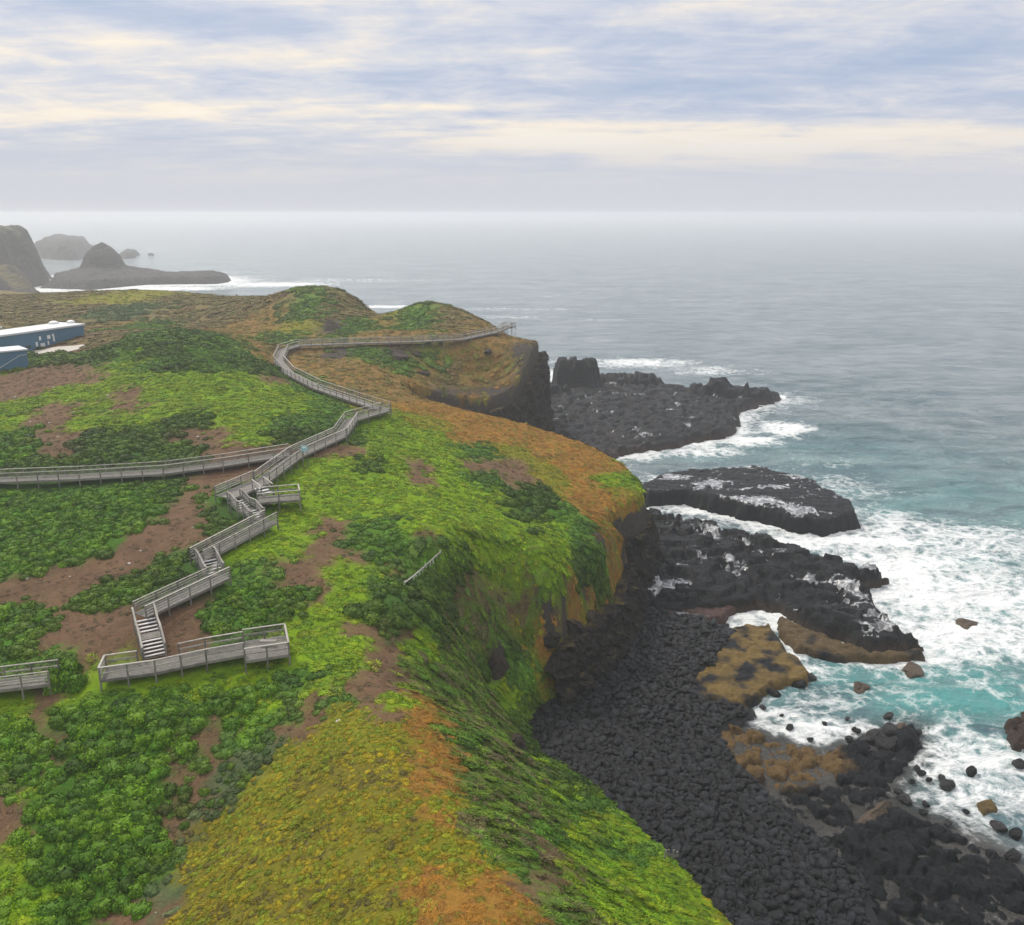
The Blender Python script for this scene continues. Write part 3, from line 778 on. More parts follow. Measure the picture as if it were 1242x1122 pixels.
OUT_FAR = [(628, 505, 1), (640, 483, 2), (662, 470, 3), (672, 458, 3), (735, 455, 3), (805, 464, 3), (850, 474, 2), (865, 468, 2), (905, 470, 2), (940, 474, 2), (950, 483, 0.5), (905, 498, 0.5), (893, 504, 0.5), (900, 515, 0.5), (880, 531, 0.5), (800, 545, 0.5), (740, 554, 0.5), (700, 559, 0.5), (640, 548, 1)]
rock_mass('rock_shelf', 'broad dark basalt platform with square stack beneath the far headland cliff', OUT_FAR,
          [(700, 480, 4.2), (780, 475, 3.8), (860, 490, 3.0), (800, 510, 3.2), (740, 530, 2.0), (690, 545, 1.6), (660, 510, 3.5), (860, 518, 2.6), (930, 480, 2.2)], 0.5, 3.0, 0.5, 201,
          tint=tint_low((0.07, 0.045, 0.035), 0.6, 2.2, 210, 0.6), knobs=[(698, 464, 4, 7.5, 6, 8.0), (665, 474, 4, 6, 5, 2.0), (765, 462, 3.5, 13, 5, 2.4), (862, 476, 3, 6.5, 5, 2.6), (880, 477, 3, 6.5, 5, 2.0), (927, 480, 2.4, 6, 4, 2.2)], poolz=0.34, terr=0.0, blk=3.4)
rock_mass('rock_shelf', 'humped seaward basalt shelf with white wash running over its crown', [(1046, 640, .3), (1000, 648, .3), (950, 640, .6), (890, 618, 1.5), (830, 602, 2), (785, 600, 2.5), (768, 588, 3), (800, 573, 3), (860, 566, 3.2), (920, 564, 3.2), (985, 582, 3), (1032, 612, 2)],
          [(800, 588, 2.8), (860, 585, 3.4), (920, 592, 3.8), (980, 610, 3.6), (1020, 630, 2.8), (880, 572, 3.3)], 0.33, 2.2, 0.36, 231, poolz=0.08, blk=2.2)
rock_mass('rock_shelf', 'massive black basalt shelf at the foot of the grassy bluff', [(760, 608, 4), (830, 624, 4), (900, 638, 4), (955, 652, 3.5), (1000, 668, 3), (1075, 688, 2.6), (1088, 704, .5), (1050, 716, .5), (1062, 735, 1.5), (1105, 770, 1.5), (1118, 786, .4), (1060, 792, .4), (1000, 772, .5), (950, 748, .8), (915, 728, 1.5), (880, 738, 1.5), (800, 745, 1.6), (765, 742, 2), (740, 690, 3), (742, 640, 4)],
          [(800, 640, 4.6), (860, 655, 4.6), (920, 665, 4.0), (800, 690, 4.4), (870, 685, 4.2), (830, 722, 2.2), (900, 708, 2.2), (960, 690, 3.0), (1040, 698, 3.2), (1000, 715, 2.6), (1010, 740, 3.4), (1060, 760, 2.8), (1095, 778, 2.2), (960, 735, 1.6)], 0.33, 2.6, 0.5, 251, poolz=0.22, terr=0.7, blk=2.8, tint=tint_low((0.06, 0.042, 0.03), 0.5, 1.6, 255, 0.7))
rock_mass('rock_shelf', 'flat ochre weed-covered rock terrace beside the cobble beach', [(885, 758, .8), (935, 754, .8), (952, 790, .5), (992, 822, .3), (985, 834, .3), (940, 838, .3), (905, 862, .3), (845, 852, .8), (826, 832, .8), (850, 808, .9), (878, 780, .9)],
          [(900, 780, 1.1), (920, 800, 1.1), (870, 830, 1.1), (960, 820, .9)], 0.22, 1.4, 0.4, 271, poolz=0.45, blk=1.6, dome=0.32, tint=lambda X, Y, Z, d, col: col + (np.array([0.15, 0.10, 0.028]) - col) * sstep(fbm(X * 0.3, Y * 0.3, octv=5, seed=272), 0.22, -0.12)[..., None])
rock_mass('rock_ledge', 'low brown ledge along the foot of the black shelf', [(940, 745, .8), (985, 768, .5), (1010, 775, .5), (1060, 792, .5), (1112, 790, .5), (1122, 800, .3), (1080, 806, .3), (1000, 800, .3), (965, 790, .3), (945, 770, .5)],
          [(980, 782, 1.0), (1040, 797, 1.0), (1090, 798, .9), (955, 765, 1.2)], 0.24, 1.2, 0.4, 281, poolz=0.9, blk=1.4, dome=0.4, tint=lambda X, Y, Z, d, col: col + (np.array([0.10, 0.068, 0.030]) - col) * sstep(fbm(X * 0.25, Y * 0.25, octv=4, seed=282), 0.35, -0.1)[..., None])
rock_mass('rock_ledge', 'reddish wet rock slab at the top of the cobble beach', [(770, 738, 2), (800, 722, 1.6), (870, 724, 1.2), (900, 735, 1), (880, 752, 1), (845, 756, 1.2), (790, 750, 1.8)],
          [(820, 738, 1.7), (870, 738, 1.2)], 0.25, 1.4, 0.4, 291, poolz=0.35, blk=1.5, tint=lambda X, Y, Z, d, col: col + (np.array([0.085, 0.05, 0.04]) - col) * 0.85)
rock_mass('tidal_rocks', 'jumbled black tidal rocks and shallow pools below the cobble beach', [(835, 872, .8), (880, 868, .5), (940, 892, .4), (1000, 908, .3), (1060, 890, .3), (1110, 880, .3), (1118, 905, .2), (1085, 950, .2), (1085, 978, .2), (1140, 995, .2), (1205, 1030, .1), (1250, 1062, .1), (1300, 1150, .1), (1120, 1175, .6), (1045, 1130, .9), (1030, 1065, .9), (950, 1000, .9), (880, 925, .9)],
          [(880, 890, 0.19), (950, 930, -0.11), (1000, 960, -0.21), (1040, 920, 0.19), (1070, 900, 0.64), (1020, 1010, 0.09), (1080, 1040, 0.34), (1150, 1060, 0.49), (1200, 1110, -0.01), (1100, 1110, -0.31), (960, 960, -0.51), (1130, 1020, 0.14), (900, 930, -0.06), (985, 985, -0.46), (1060, 1090, -0.16), (1010, 1040, 0.14)], 0.2, 1.6, 0.7, 301, poolz=2, blk=1.7, dome=1.0,
          tint=tint_weed((930, 905, .6), (9, 7), (0.12, 0.075, 0.028), 305), bottom=-0.9)
rock_mass('tidal_rocks', 'brown rocks standing in the foam off the tidal flat', [(1215, 880, .2), (1235, 862, .2), (1275, 860, .2), (1290, 900, .2), (1250, 915, .2), (1222, 910, .2)],
          [(1240, 880, .5), (1265, 890, .6)], 0.22, 1.2, 0.7, 321, poolz=2, blk=1.5, dome=1.0, tint=lambda X, Y, Z, d, col: col + (np.array([0.06, 0.04, 0.028]) - col) * 0.8)
rock_mass('rock_ledge', 'small ochre weed patch awash near the tidal rocks', [(1178, 972, .1), (1205, 966, .1), (1220, 985, .1), (1190, 990, .1)], [(1198, 978, .35)], 0.25, 0.8, 0.25, 331, poolz=2, tint=lambda X, Y, Z, d, col: col + (np.array([0.12, 0.085, 0.03]) - col) * 0.9)

# ---------------------------------------------------------------- beach bed
BEACH = np.array([W(*p) for p in [(745, 750, 2.2), (790, 745, 2), (850, 752, 1.4), (888, 765, 1.1), (862, 800, 1), (835, 825, 1), (845, 850, .9), (905, 862, .6), (860, 885, .9), (880, 915, .9), (960, 1000, .9), (1035, 1060, .9), (1050, 1130, .9), (1080, 1180, .9), (920, 1200, 2), (855, 1120, 2.4), (795, 1052, 2.4), (705, 968, 2.5), (650, 905, 2.5), (615, 872, 2.5), (690, 840, 2.5), (750, 775, 2.5)]])
xs, ys = np.arange(-2, 34, 0.4), np.arange(44, 116, 0.4)
X, Y = np.meshgrid(xs, ys)
bd, bi_, bt_ = poly_dist(X, Y, BEACH)
ld = sample(dist, X, Y)
def beach_h(x, y):
    l = -sample(dist, x, y)
    return 2.45 - 0.11 * np.clip(l, -2, 14) + fbm(x * 0.25, y * 0.25, octv=3, seed=61) * 0.18
BZ = beach_h(X, Y) + np.minimum(bd, 0) * 0.5
Fb = grid_faces(len(xs), len(ys), bd > -0.9)
Vb, Fb = compact(np.column_stack([X.ravel(), Y.ravel(), BZ.ravel()]), Fb)
struct(mesh_obj('beach', Vb, Fb, M_BEACH, smooth=True))

# ================================================================ small rock shapes
def ico(sub):
    import bmesh
    bm = bmesh.new(); bmesh.ops.create_icosphere(bm, subdivisions=sub, radius=1)
    V = np.array([v.co[:] for v in bm.verts]); F = np.array([[v.index for v in f.verts] for f in bm.faces]); bm.free()
    return V, F
ICO2, ICO3, ICO4 = ico(2), ico(3), ico(4)
def rock_mesh(name, seed, sub=ICO3, amp=0.3, flat=0.7, elong=1.25, mat=None, freq=0.9, ang=0.0):
    V, F = sub
    n = fbm(V[:, 0] * freq + seed, V[:, 1] * freq, V[:, 2] * freq, 4, seed)
    V2 = V * (1 + amp * n)[:, None]
    if ang > 0:
        r = np.random.default_rng(seed)
        for _ in range(9):
            d = r.normal(size=3); d /= np.linalg.norm(d)
            s = V2 @ d; cut = 1 - ang * r.random()
            V2 = V2 - np.outer(np.maximum(s - cut, 0), d)
    V2 = V2 * np.array([elong, 1 / elong ** 0.4, flat])
    me = bpy.data.meshes.new(name)
    me.from_pydata(V2.tolist(), [], F.tolist()); me.update()
    me.polygons.foreach_set('use_smooth', np.ones(len(F), bool) if ang == 0 else np.zeros(len(F), bool))
    if mat: me.materials.append(mat)
    return me

def gn_instancer(name, pts, rot, scl, idx, tint, protos):
    """one 'stuff' object: instances of the prototype meshes on points"""
    me = bpy.data.meshes.new(name)
    me.vertices.add(len(pts)); me.vertices.foreach_set('co', np.asarray(pts, float).ravel())
    a = me.attributes.new('rot', 'FLOAT_VECTOR', 'POINT'); a.data.foreach_set('vector', np.asarray(rot, float).ravel())
    a = me.attributes.new('scl', 'FLOAT_VECTOR', 'POINT'); a.data.foreach_set('vector', np.asarray(scl, float).ravel())
    a = me.attributes.new('idx', 'INT', 'POINT'); a.data.foreach_set('value', np.asarray(idx, np.int32))
    a = me.attributes.new('tint', 'FLOAT_COLOR', 'POINT'); a.data.foreach_set('color', np.column_stack([tint, np.ones(len(pts))]).ravel())
    o = link(bpy.data.objects.new(name, me)); o['kind'] = 'stuff'
    coll = bpy.data.collections.new(name + '_shapes')
    for i, pm in enumerate(protos):
        coll.objects.link(bpy.data.objects.new('%s_shape_%02d' % (name, i), pm))
    g = bpy.data.node_groups.new(name + '_scatter', 'GeometryNodeTree')
    g.interface.new_socket('Geometry', in_out='INPUT', socket_type='NodeSocketGeometry')
    g.interface.new_socket('Geometry', in_out='OUTPUT', socket_type='NodeSocketGeometry')
    N, Lk = g.nodes, g.links
    gi, go = N.new('NodeGroupInput'), N.new('NodeGroupOutput')
    ci = N.new('GeometryNodeCollectionInfo'); ci.inputs[0].default_value = coll
    ci.inputs['Separate Children'].default_value = True; ci.inputs['Reset Children'].default_value = True
    ip = N.new('GeometryNodeInstanceOnPoints'); ip.inputs['Pick Instance'].default_value = True
    def na(nm, ty):
        n = N.new('GeometryNodeInputNamedAttribute'); n.data_type = ty; n.inputs[0].default_value = nm
        return n.outputs[0]
    Lk.new(gi.outputs[0], ip.inputs['Points']); Lk.new(ci.outputs[0], ip.inputs['Instance'])
    Lk.new(na('idx', 'INT'), ip.inputs['Instance Index']); Lk.new(na('rot', 'FLOAT_VECTOR'), ip.inputs['Rotation']); Lk.new(na('scl', 'FLOAT_VECTOR'), ip.inputs['Scale'])
    Lk.new(ip.outputs[0], go.inputs[0])
    md = o.modifiers.new('scatter', 'NODES'); md.node_group = g
    return o

# ---------------------------------------------------------------- cobbles
COB = [rock_mesh('cobble_shape', 300 + i, ICO2, 0.35, 0.62, 1.15 + 0.12 * (i % 4), M_COBBLE) for i in range(6)]
cand = np.column_stack([RNG.uniform(-2, 32, 90000), RNG.uniform(46, 116, 90000)])
cd, _, _ = poly_dist(cand[:, 0], cand[:, 1], BEACH)
cl_ = sample(dist, cand[:, 0], cand[:, 1])
cand = cand[(cd + fbm(cand[:, 0] * 0.3, cand[:, 1] * 0.3, octv=3, seed=71) * 1.5 > -0.3) & (sample(LAND, cand[:, 0], cand[:, 1]) < beach_h(cand[:, 0], cand[:, 1]) + 0.15)]
size = np.clip(np.exp(RNG.normal(math.log(0.185), 0.42, len(cand))), 0.09, 0.6)
order = np.argsort(-size)
cell = {}; kept = []
for i in order:                                        # loose packing: no two stones share the same spot
    x, y, r = cand[i, 0], cand[i, 1], size[i]
    gx_, gy_ = int(x / 0.5), int(y / 0.5); okp = True
    for a in (-1, 0, 1):
        for b in (-1, 0, 1):
            for (qx, qy, qr) in cell.get((gx_ + a, gy_ + b), ()):
                if (qx - x) ** 2 + (qy - y) ** 2 < (0.72 * (qr + r)) ** 2: okp = False; break
            if not okp: break
        if not okp: break
    if okp:
        cell.setdefault((gx_, gy_), []).append((x, y, r)); kept.append(i)
cand, size = cand[kept], size[kept]
cz = beach_h(cand[:, 0], cand[:, 1]) + size * 0.22 + RNG.uniform(-0.05, 0.1, len(size))
CP = np.column_stack([cand, cz])
u_, v_, d_ = project(CP)
vis = (u_ > 0) & (u_ < PW) & (v_ > 0) & (v_ < PH) & (u_ > 690)
rank = np.where(vis, size / d_, 0)
big_i = np.argsort(-rank)[:300]
for i in big_i:
    o = bpy.data.objects.new('cobble', COB[int(RNG.integers(6))])
    o.location = CP[i]; s = size[i] * 1.08
    o.rotation_euler = (RNG.normal(0, 0.3), RNG.normal(0, 0.3), RNG.uniform(0, 6.28)); o.scale = (s, s, s)
    link(o); tag(o, 'large rounded black cobble on the dark cobble beach', 'cobble', 'largest cobbles of the black beach')
rest = np.setdiff1d(np.arange(len(CP)), big_i)
nr = len(rest)
co = gn_instancer('cobbles', CP[rest], np.column_stack([RNG.normal(0, 0.35, nr), RNG.normal(0, 0.35, nr), RNG.uniform(0, 6.28, nr)]), np.repeat(size[rest][:, None] * 1.08, 3, 1), RNG.integers(0, 6, nr), np.ones((nr, 3)), COB)
tag(co, 'bed of small black rounded cobbles covering the whole beach', 'cobbles')

# ---------------------------------------------------------------- single boulders in the wash and on the terraces
BOU = [rock_mesh('boulder_shape', 400 + i, ICO3, 0.5, 0.72, 1.2, M_BOULDER, 0.8, 0.35) for i in range(5)]
BROWN = [rock_mesh('brown_boulder_shape', 420 + i, ICO3, 0.9, 0.6, 1.3, M_BROWNROCK, 1.2, 0.6) for i in range(3)]
WASH = [(958, 883, 5), (983, 897, 3.5), (1028, 872, 3), (1078, 869, 6), (1030, 897, 5), (1040, 887, 4), (1036, 885, 3), (1062, 895, 13), (1080, 890, 11), (1050, 900, 10), (1072, 905, 12), (1090, 900, 9), (1058, 912, 10), (1114, 889, 5), (1112, 904, 6), (1178, 937, 7), (1148, 952, 9), (1142, 944, 5), (1118, 938, 5), (1127, 946, 4), (1112, 932, 4), (1106, 948, 4), (1090, 962, 6), (1098, 970, 8), (1120, 985, 5), (1122, 976, 5), (1150, 998, 5), (1228, 1038, 9), (1236, 928, 8), (1232, 1012, 8), (1212, 1003, 9), (928, 838, 7), (940, 842, 6), (908, 846, 6), (920, 846, 5), (885, 848, 6), (870, 850, 7), (898, 870, 5), (904, 862, 4), (925, 858, 4), (968, 830, 8), (983, 822, 7), (975, 824, 6), (912, 788, 4), (920, 802, 4), (880, 760, 5), (893, 773, 4), (884, 742, 3), (900, 738, 3), (948, 868, 3), (1000, 878, 3), (1172, 985, 4)]
for (u, v, r) in WASH:
    c = W(u, v, 0.25); s = max(0.28, r * project(c)[2][0] / FPX)
    o = bpy.data.objects.new('boulder', BOU[int(RNG.integers(5))]); o.location = c + np.array([0, 0, 0.15 * s]); o.rotation_euler = (RNG.normal(0, .2), RNG.normal(0, .2), RNG.uniform(0, 6.28)); o.scale = (s, s, s)
    if 1045 < u < 1095 and 884 < v < 915: lb = 'black boulder in the tight cluster capping the tidal rocks'
    elif v < 805: lb = 'small black boulder lying on the ochre weed terrace or its pool'
    elif u < 1000 and v < 875: lb = 'black boulder along the seaward edge of the ochre weed terrace'
    elif v < 905: lb = 'small black boulder in the foam between terrace and boulder cluster'
    else: lb = 'black wet boulder in the foam off the tidal rocks'
    link(o); tag(o, lb, 'boulder', lb)
for (u, v, r, lb) in [(1110, 812, 15, 'reddish brown boulder breaking the surf past the low ledge'), (1042, 834, 12, 'small brown boulder half awash between the terraces'), (1092, 880, 9, 'brown boulder on top of the black boulder cluster in the wash'), (1060, 985, 22, 'long reddish brown slab leaning on the tidal rocks'), (1172, 765, 24, 'smooth grey rock awash in the white surf')]:
    c = W(u, v, -0.9 if r == 24 else 0.25); s = r * project(c)[2][0] / FPX
    o = bpy.data.objects.new('boulder', BROWN[int(RNG.integers(3))]); o.location = c; o.rotation_euler = (0, 0, 0.7); o.scale = (s * (1.5 if r == 22 else 1), s * (0.55 if r == 22 else 1), s * 0.8)
    link(o); tag(o, lb, 'boulder')

# rock outcrops on land
def outcrop(u, v, r, label, seed, sz=0.8, mat=None):
    c = cast([u], [v])[0]
    if np.isnan(c[0]): return
    s = r * project(c)[2][0] / FPX
    me = rock_mesh('rock_outcrop', seed, ICO4, 0.75, 1.0, 1.2, mat or M_OUTCROP, 1.1, 0.5)
    o = link(bpy.data.objects.new('rock_outcrop', me)); o.location = c + np.array([0, 0, -0.15 * s]); o.scale = (s, s, s * sz); o.rotation_euler = (0, 0, seed)
    tag(o, label, 'rock')
outcrop(405, 398, 15, 'brown crag on the hillside above the far boardwalk', 501, 0.9)
outcrop(395, 431, 12, 'flat dark outcrop under the far boardwalk bend', 502, 0.35)
outcrop(425, 430, 9, 'dark broken ledge in the orange slope below the far boardwalk', 503, 0.4)
outcrop(482, 432, 14, 'black fractured ledge in the orange slope', 504, 0.5)
outcrop(505, 428, 9, 'dark block at the end of the fractured ledge', 505, 0.6)
outcrop(510, 452, 9, 'low dark rock in the orange bowl', 506, 0.4)
outcrop(592, 425, 8, 'grey rock near the far headland edge', 511, 0.5)
outcrop(604, 812, 13, 'upright black rock pinnacle on the green slope', 507, 1.9)
outcrop(668, 772, 15, 'dark hollowed crag in the bluff side', 508, 1.0, M_CLIFF)
outcrop(692, 762, 13, 'black crag beside the hollowed crag on the bluff', 509, 1.1, M_CLIFF)
outcrop(715, 744, 10, 'angular brown rock near the bluff edge', 510, 1.0)
outcrop(628, 908, 13, 'mossy dark crag low on the green flank', 512, 1.5)

# pale stones lying on the bare soil
STN = [rock_mesh('stone_shape', 440 + i, ICO2, 0.4, 0.55, 1.25, M_PALE, 0.9, 0.3) for i in range(3)]
for (u, v, r) in [(33, 702, 3.2), (130, 640, 3), (157, 684, 3), (172, 669, 3.2), (85, 700, 2.4), (68, 725, 2.6), (235, 640, 2.6), (247, 638, 2.4), (160, 525, 2.2), (205, 588, 2.4), (338, 536, 2.4), (37, 512, 2), (60, 513, 2), (43, 503, 2), (70, 530, 2), (47, 532, 1.8), (90, 500, 2), (240, 530, 2.2), (246, 555, 2), (410, 876, 4), (412, 874, 2.5), (200, 1112, 5), (212, 1116, 4), (190, 1108, 3), (18, 482, 2), (65, 470, 1.8), (131, 480, 1.8), (100, 545, 2), (250, 610, 2)]:
    c = cast([u], [v])[0]
    if np.isnan(c[0]): continue
    s = r * project(c)[2][0] / FPX * 0.8
    o = link(bpy.data.objects.new('stone', STN[int(RNG.integers(3))])); o.location = c + np.array([0, 0, 0.25 * s]); o.scale = (s, s, s); o.rotation_euler = (0, 0, RNG.uniform(0, 6))
    tag(o, 'pale grey stone lying loose on the bare brown soil', 'stone', 'pale stones on bare soil')

# ================================================================ BOARDWALK
def beam_mesh(p, q, w, h, up=(0, 0, 1)):
    p, q = np.asarray(p, float), np.asarray(q, float)
    d = q - p; d /= np.linalg.norm(d) + 1e-9
    s = np.cross(d, up); ns = np.linalg.norm(s)
    s = np.array([1.0, 0, 0]) if ns < 1e-6 else s / ns
    n = np.cross(s, d)
    V = [b + s * a * w / 2 + n * c * h / 2 for b in (p, q) for a, c in ((-1, -1), (1, -1), (1, 1), (-1, 1))]
    F = [(3, 2, 1, 0), (4, 5, 6, 7), (0, 1, 5, 4), (1, 2, 6, 5), (2, 3, 7, 6), (3, 0, 4, 7)]
    return np.array(V), F
def beam(name, p, q, w, h, mat, parent, up=(0, 0, 1)):
    V, F = beam_mesh(np.asarray(p) - ORG, np.asarray(q) - ORG, w, h, up)
    return mesh_obj(name, V, F, mat, parent)
ORG = np.zeros(3)
def ground(x, y): return float(sample(LAND, np.array([x]), np.array([y]))[0])

def offsets(L, w):
    L = np.asarray(L); n = len(L); out = []
    for i in range(n):
        d0 = L[i] - L[i - 1] if i else L[1] - L[0]
        d1 = L[i + 1] - L[i] if i < n - 1 else L[-1] - L[-2]
        d0 = d0[:2] / np.linalg.norm(d0[:2]); d1 = d1[:2] / np.linalg.norm(d1[:2])
        n0, n1 = np.array([-d0[1], d0[0]]), np.array([-d1[1], d1[0]])
        m = n0 + n1; m /= np.linalg.norm(m) + 1e-9
        k = min(1 / max(m @ n1, 0.35), 2.2)
        out.append(m * k * w)
    return np.array(out)

POSTS = []
def rail_run(E, spec, par, inset=0.0, post_step=2.2, t0=0.0, t1=1.0, endpost=True):
    """posts and rails along the polyline E (deck edge); spec 'board', 'wire' or 'far'"""
    E = [np.asarray(p, float) for p in E]
    for a, b in zip(E[:-1], E[1:]):
        ln = np.linalg.norm(b - a)
        if ln < 0.3: continue
        n = max(1, int(round(ln / post_step)))
        for j in range(n + 1 if endpost else n):
            p = a + (b - a) * j / n
            if any((q[0] - p[0]) ** 2 + (q[1] - p[1]) ** 2 < 0.09 for q in POSTS): continue
            POSTS.append(p)
            g = min(ground(p[0], p[1]) - 0.15, p[2] - 0.3)
            beam('post', (p[0], p[1], g), (p[0], p[1], p[2] + 1.06), 0.11, 0.11, M_POST, par, (0, 1, 0))
        hs = {'board': ((0.30, 0.13), (0.56, 0.13), (0.82, 0.13)), 'wire': ((0.55, 0.11),), 'far': ((0.55, 0.12),)}[spec]
        for h, t in hs:
            beam('rail', a + [0, 0, h], b + [0, 0, h], 0.045, t, M_RAIL, par)
        beam('cap_rail', a + [0, 0, 1.08], b + [0, 0, 1.08], 0.16, 0.055, M_RAIL, par)
        if spec == 'wire':
            for h in (0.14, 0.27, 0.40, 0.69, 0.82, 0.95):
                beam('wire', a + [0, 0, h], b + [0, 0, h], 0.012, 0.022, M_POST, par)

def planks(L, w, par, pitch=0.14):
    L = np.asarray(L); off = offsets(L, w / 2)
    V, F = [], []
    for i in range(len(L) - 1):
        l0, l1 = L[i].copy(), L[i + 1].copy()
        A0, A1 = l0.copy(), l1.copy(); B0, B1 = l0.copy(), l1.copy()
        A0[:2] += off[i]; A1[:2] += off[i + 1]; B0[:2] -= off[i]; B1[:2] -= off[i + 1]
        n = max(1, int(np.linalg.norm(l1 - l0) / pitch))
        for j in range(n):
            t0, t1 = (j + 0.05) / n, (j + 0.95) / n
            dz = random.uniform(-0.006, 0.006)
            q = [A0 + (A1 - A0) * t0, A0 + (A1 - A0) * t1, B0 + (B1 - B0) * t1, B0 + (B1 - B0) * t0]
            k = len(V)
            V += [p + [0, 0, dz] - ORG for p in q] + [p + [0, 0, dz - 0.045] - ORG for p in q]
            F += [(k + 3, k + 2, k + 1, k), (k + 4, k + 5, k + 6, k + 7)] + [(k + a, k + (a + 1) % 4, k + 4 + (a + 1) % 4, k + 4 + a) for a in range(4)]
        for s, (p, q) in enumerate(((A0, A1), (B0, B1))):
            beam('edge_beam', p - [0, 0, 0.14], q - [0, 0, 0.14], 0.07, 0.2, M_POST, par)
    o = mesh_obj('decking', V, F, M_DECK, par); o['kind'] = 'stuff'
    return o

def edges(L, w):
    L = np.asarray(L); off = offsets(L, w / 2)
    A = L.copy(); B = L.copy(); A[:, :2] += off; B[:, :2] -= off
    return A, B

def section(name, label, L, w, specs, group='timber boardwalk over the clifftop', step=2.2, cat='boardwalk', trimA=None, trimB=None):
    global ORG
    ORG = np.array(L[0], float)
    r = empty(name, ORG); tag(r, label, cat)
    planks(L, w, r)
    A, B = edges(L, w)
    A = A if trimA is None else A[trimA]; B = B if trimB is None else B[trimB]
    if specs[0]: rail_run(A, specs[0], r, post_step=step)
    if specs[1]: rail_run(B, specs[1], r, post_step=step)
    return r

def stairs(name, label, p0, p1, w, flights, specs=('board', 'board')):
    """p0 bottom, p1 top; flights = list of (t0, t1, n) steps, landings between"""
    global ORG
    p0, p1 = np.array(p0), np.array(p1); ORG = p0.copy()
    r = empty(name, ORG); tag(r, label, 'stairs')
    d = (p1 - p0)[:2]; L = np.linalg.norm(d); d /= L; s = np.array([d[1], -d[0]])
    total = sum(f[2] for f in flights); rise = (p1[2] - p0[2]) / total
    z = p0[2]; prof = [p0.copy()]
    at = lambda t, zz: np.array([*(p0[:2] + d * L * t), zz])
    last = 0.0
    for (t0, t1, n) in flights:
        if t0 > last + 1e-3:
            c0, c1 = at(last, z), at(t0, z)
            k = max(1, int(np.linalg.norm(c1 - c0) / 0.14))
            V, F = [], []
            for j in range(k):
                a = c0 + (c1 - c0) * (j + .05) / k; b = c0 + (c1 - c0) * (j + .95) / k
                bv, bf = beam_mesh(a - ORG, b - ORG, w, 0.045); q = len(V); V += list(bv); F += [tuple(i + q for i in f) for f in bf]
            lo = mesh_obj('landing', V, F, M_DECK, r); lo['kind'] = 'stuff'
        prof.append(at(t0, z))
        for j in range(n):
            z += rise; a = at(t0 + (t1 - t0) * j / n, z)
            b = at(t0 + (t1 - t0) * (j + 0.62) / n, z)
            beam('tread', a - [0, 0, 0.03], b - [0, 0, 0.03], w - 0.1, 0.05, M_TREAD, r)
        last = t1; prof.append(at(t1, z))
    if last < 0.999: prof.append(at(1.0, z))
    prof = [p for i, p in enumerate(prof) if i == 0 or np.linalg.norm(p - prof[i - 1]) > 0.15]
    for sgn, sp_ in ((-1, specs[0]), (1, specs[1])):
        E = [p + np.array([*(s * sgn * w / 2), 0]) for p in prof]
        for a, b in zip(E[:-1], E[1:]):
            beam('stringer', a - [0, 0, 0.12], b - [0, 0, 0.12], 0.06, 0.24, M_POST, r)
        if sp_: rail_run(E, sp_, r, post_step=2.0)
    return r

Lw = LINES['lower']
section('boardwalk', 'lower timber boardwalk running off past the green hedge clump', Lw[:3], 1.9, ('wire', 'board'))
section('boardwalk', 'lower timber boardwalk at the foot of the stairs', Lw[3:], 2.1, (None, 'wire'))
# its far-side rail leaves a gap for the stairs
A, B = edges(Lw[3:], 2.1)
br = bpy.data.objects['boardwalk.001']
s1 = LINES['stair1']
gap0 = A[0] + (A[1] - A[0]) * 0.62; gap1 = A[1] + (A[2] - A[1]) * 0.45
rail_run([A[0], gap0], 'wire', br); rail_run([gap1, A[2], A[3]], 'wire', br)
rail_run([B[0], A[0]], 'board', br)
# viewing platform at its end
def platform(name, label, c, ang, sx, sy, open_sides=(), spec='wire'):
    global ORG
    c = np.array(c); ORG = c.copy()
    r = empty(name, c); tag(r, label, 'platform')
    ex = np.array([math.cos(ang), math.sin(ang), 0]); ey = np.array([-math.sin(ang), math.cos(ang), 0])
    L = [c - ex * sx / 2, c + ex * sx / 2]
    planks(L, sy, r)
    cs = [c - ex * sx / 2 - ey * sy / 2, c + ex * sx / 2 - ey * sy / 2, c + ex * sx / 2 + ey * sy / 2, c - ex * sx / 2 + ey * sy / 2]
    for k in range(4):
        a, b = cs[k], cs[(k + 1) % 4]
        if k in open_sides: continue
        rail_run([a, b], spec, r, post_step=2.0)
    return r
pe = Lw[-1]; ang = math.atan2(*(Lw[-1] - Lw[-2])[[1, 0]])
pc = pe + np.array([math.cos(ang), math.sin(ang), 0]) * 1.75 + np.array([math.sin(ang), -math.cos(ang), 0]) * 0.35
pr = platform('viewing_platform', 'square timber viewing platform ending the lower boardwalk', pc, ang, 3.5, 3.6, open_sides=(3,))
beam('bench', pc + [-0.6, 0.4, 0.42], pc + [0.8, 0.4, 0.42], 0.4, 0.08, M_POST, pr)
stairs('stairs', 'straight double flight of timber stairs rising from the lower boardwalk', s1[0], s1[1], 1.75, [(0.02, 0.36, 5), (0.62, 0.92, 4)])
r1, r2 = LINES['ramp1'], LINES['ramp2']
def lead(L, a, b):
    d = L[1] - L[0]; d = d / np.linalg.norm(d)
    return [L[0] - d * a, L[1] + d * b]
section('boardwalk', 'sloping timber ramp directly above the double stair flight', lead(r1, 0.4, 0.6), 1.7, ('board', 'board'))
stairs('stairs', 'short single flight of timber stairs between the two ramps', LINES['stair2'][0], LINES['stair2'][1], 1.7, [(0.15, 0.75, 5)])
section('boardwalk', 'middle timber ramp between the short stairs and the zigzag stairs', lead(r2, 0.4, 0.7), 1.7, ('board', 'board'))
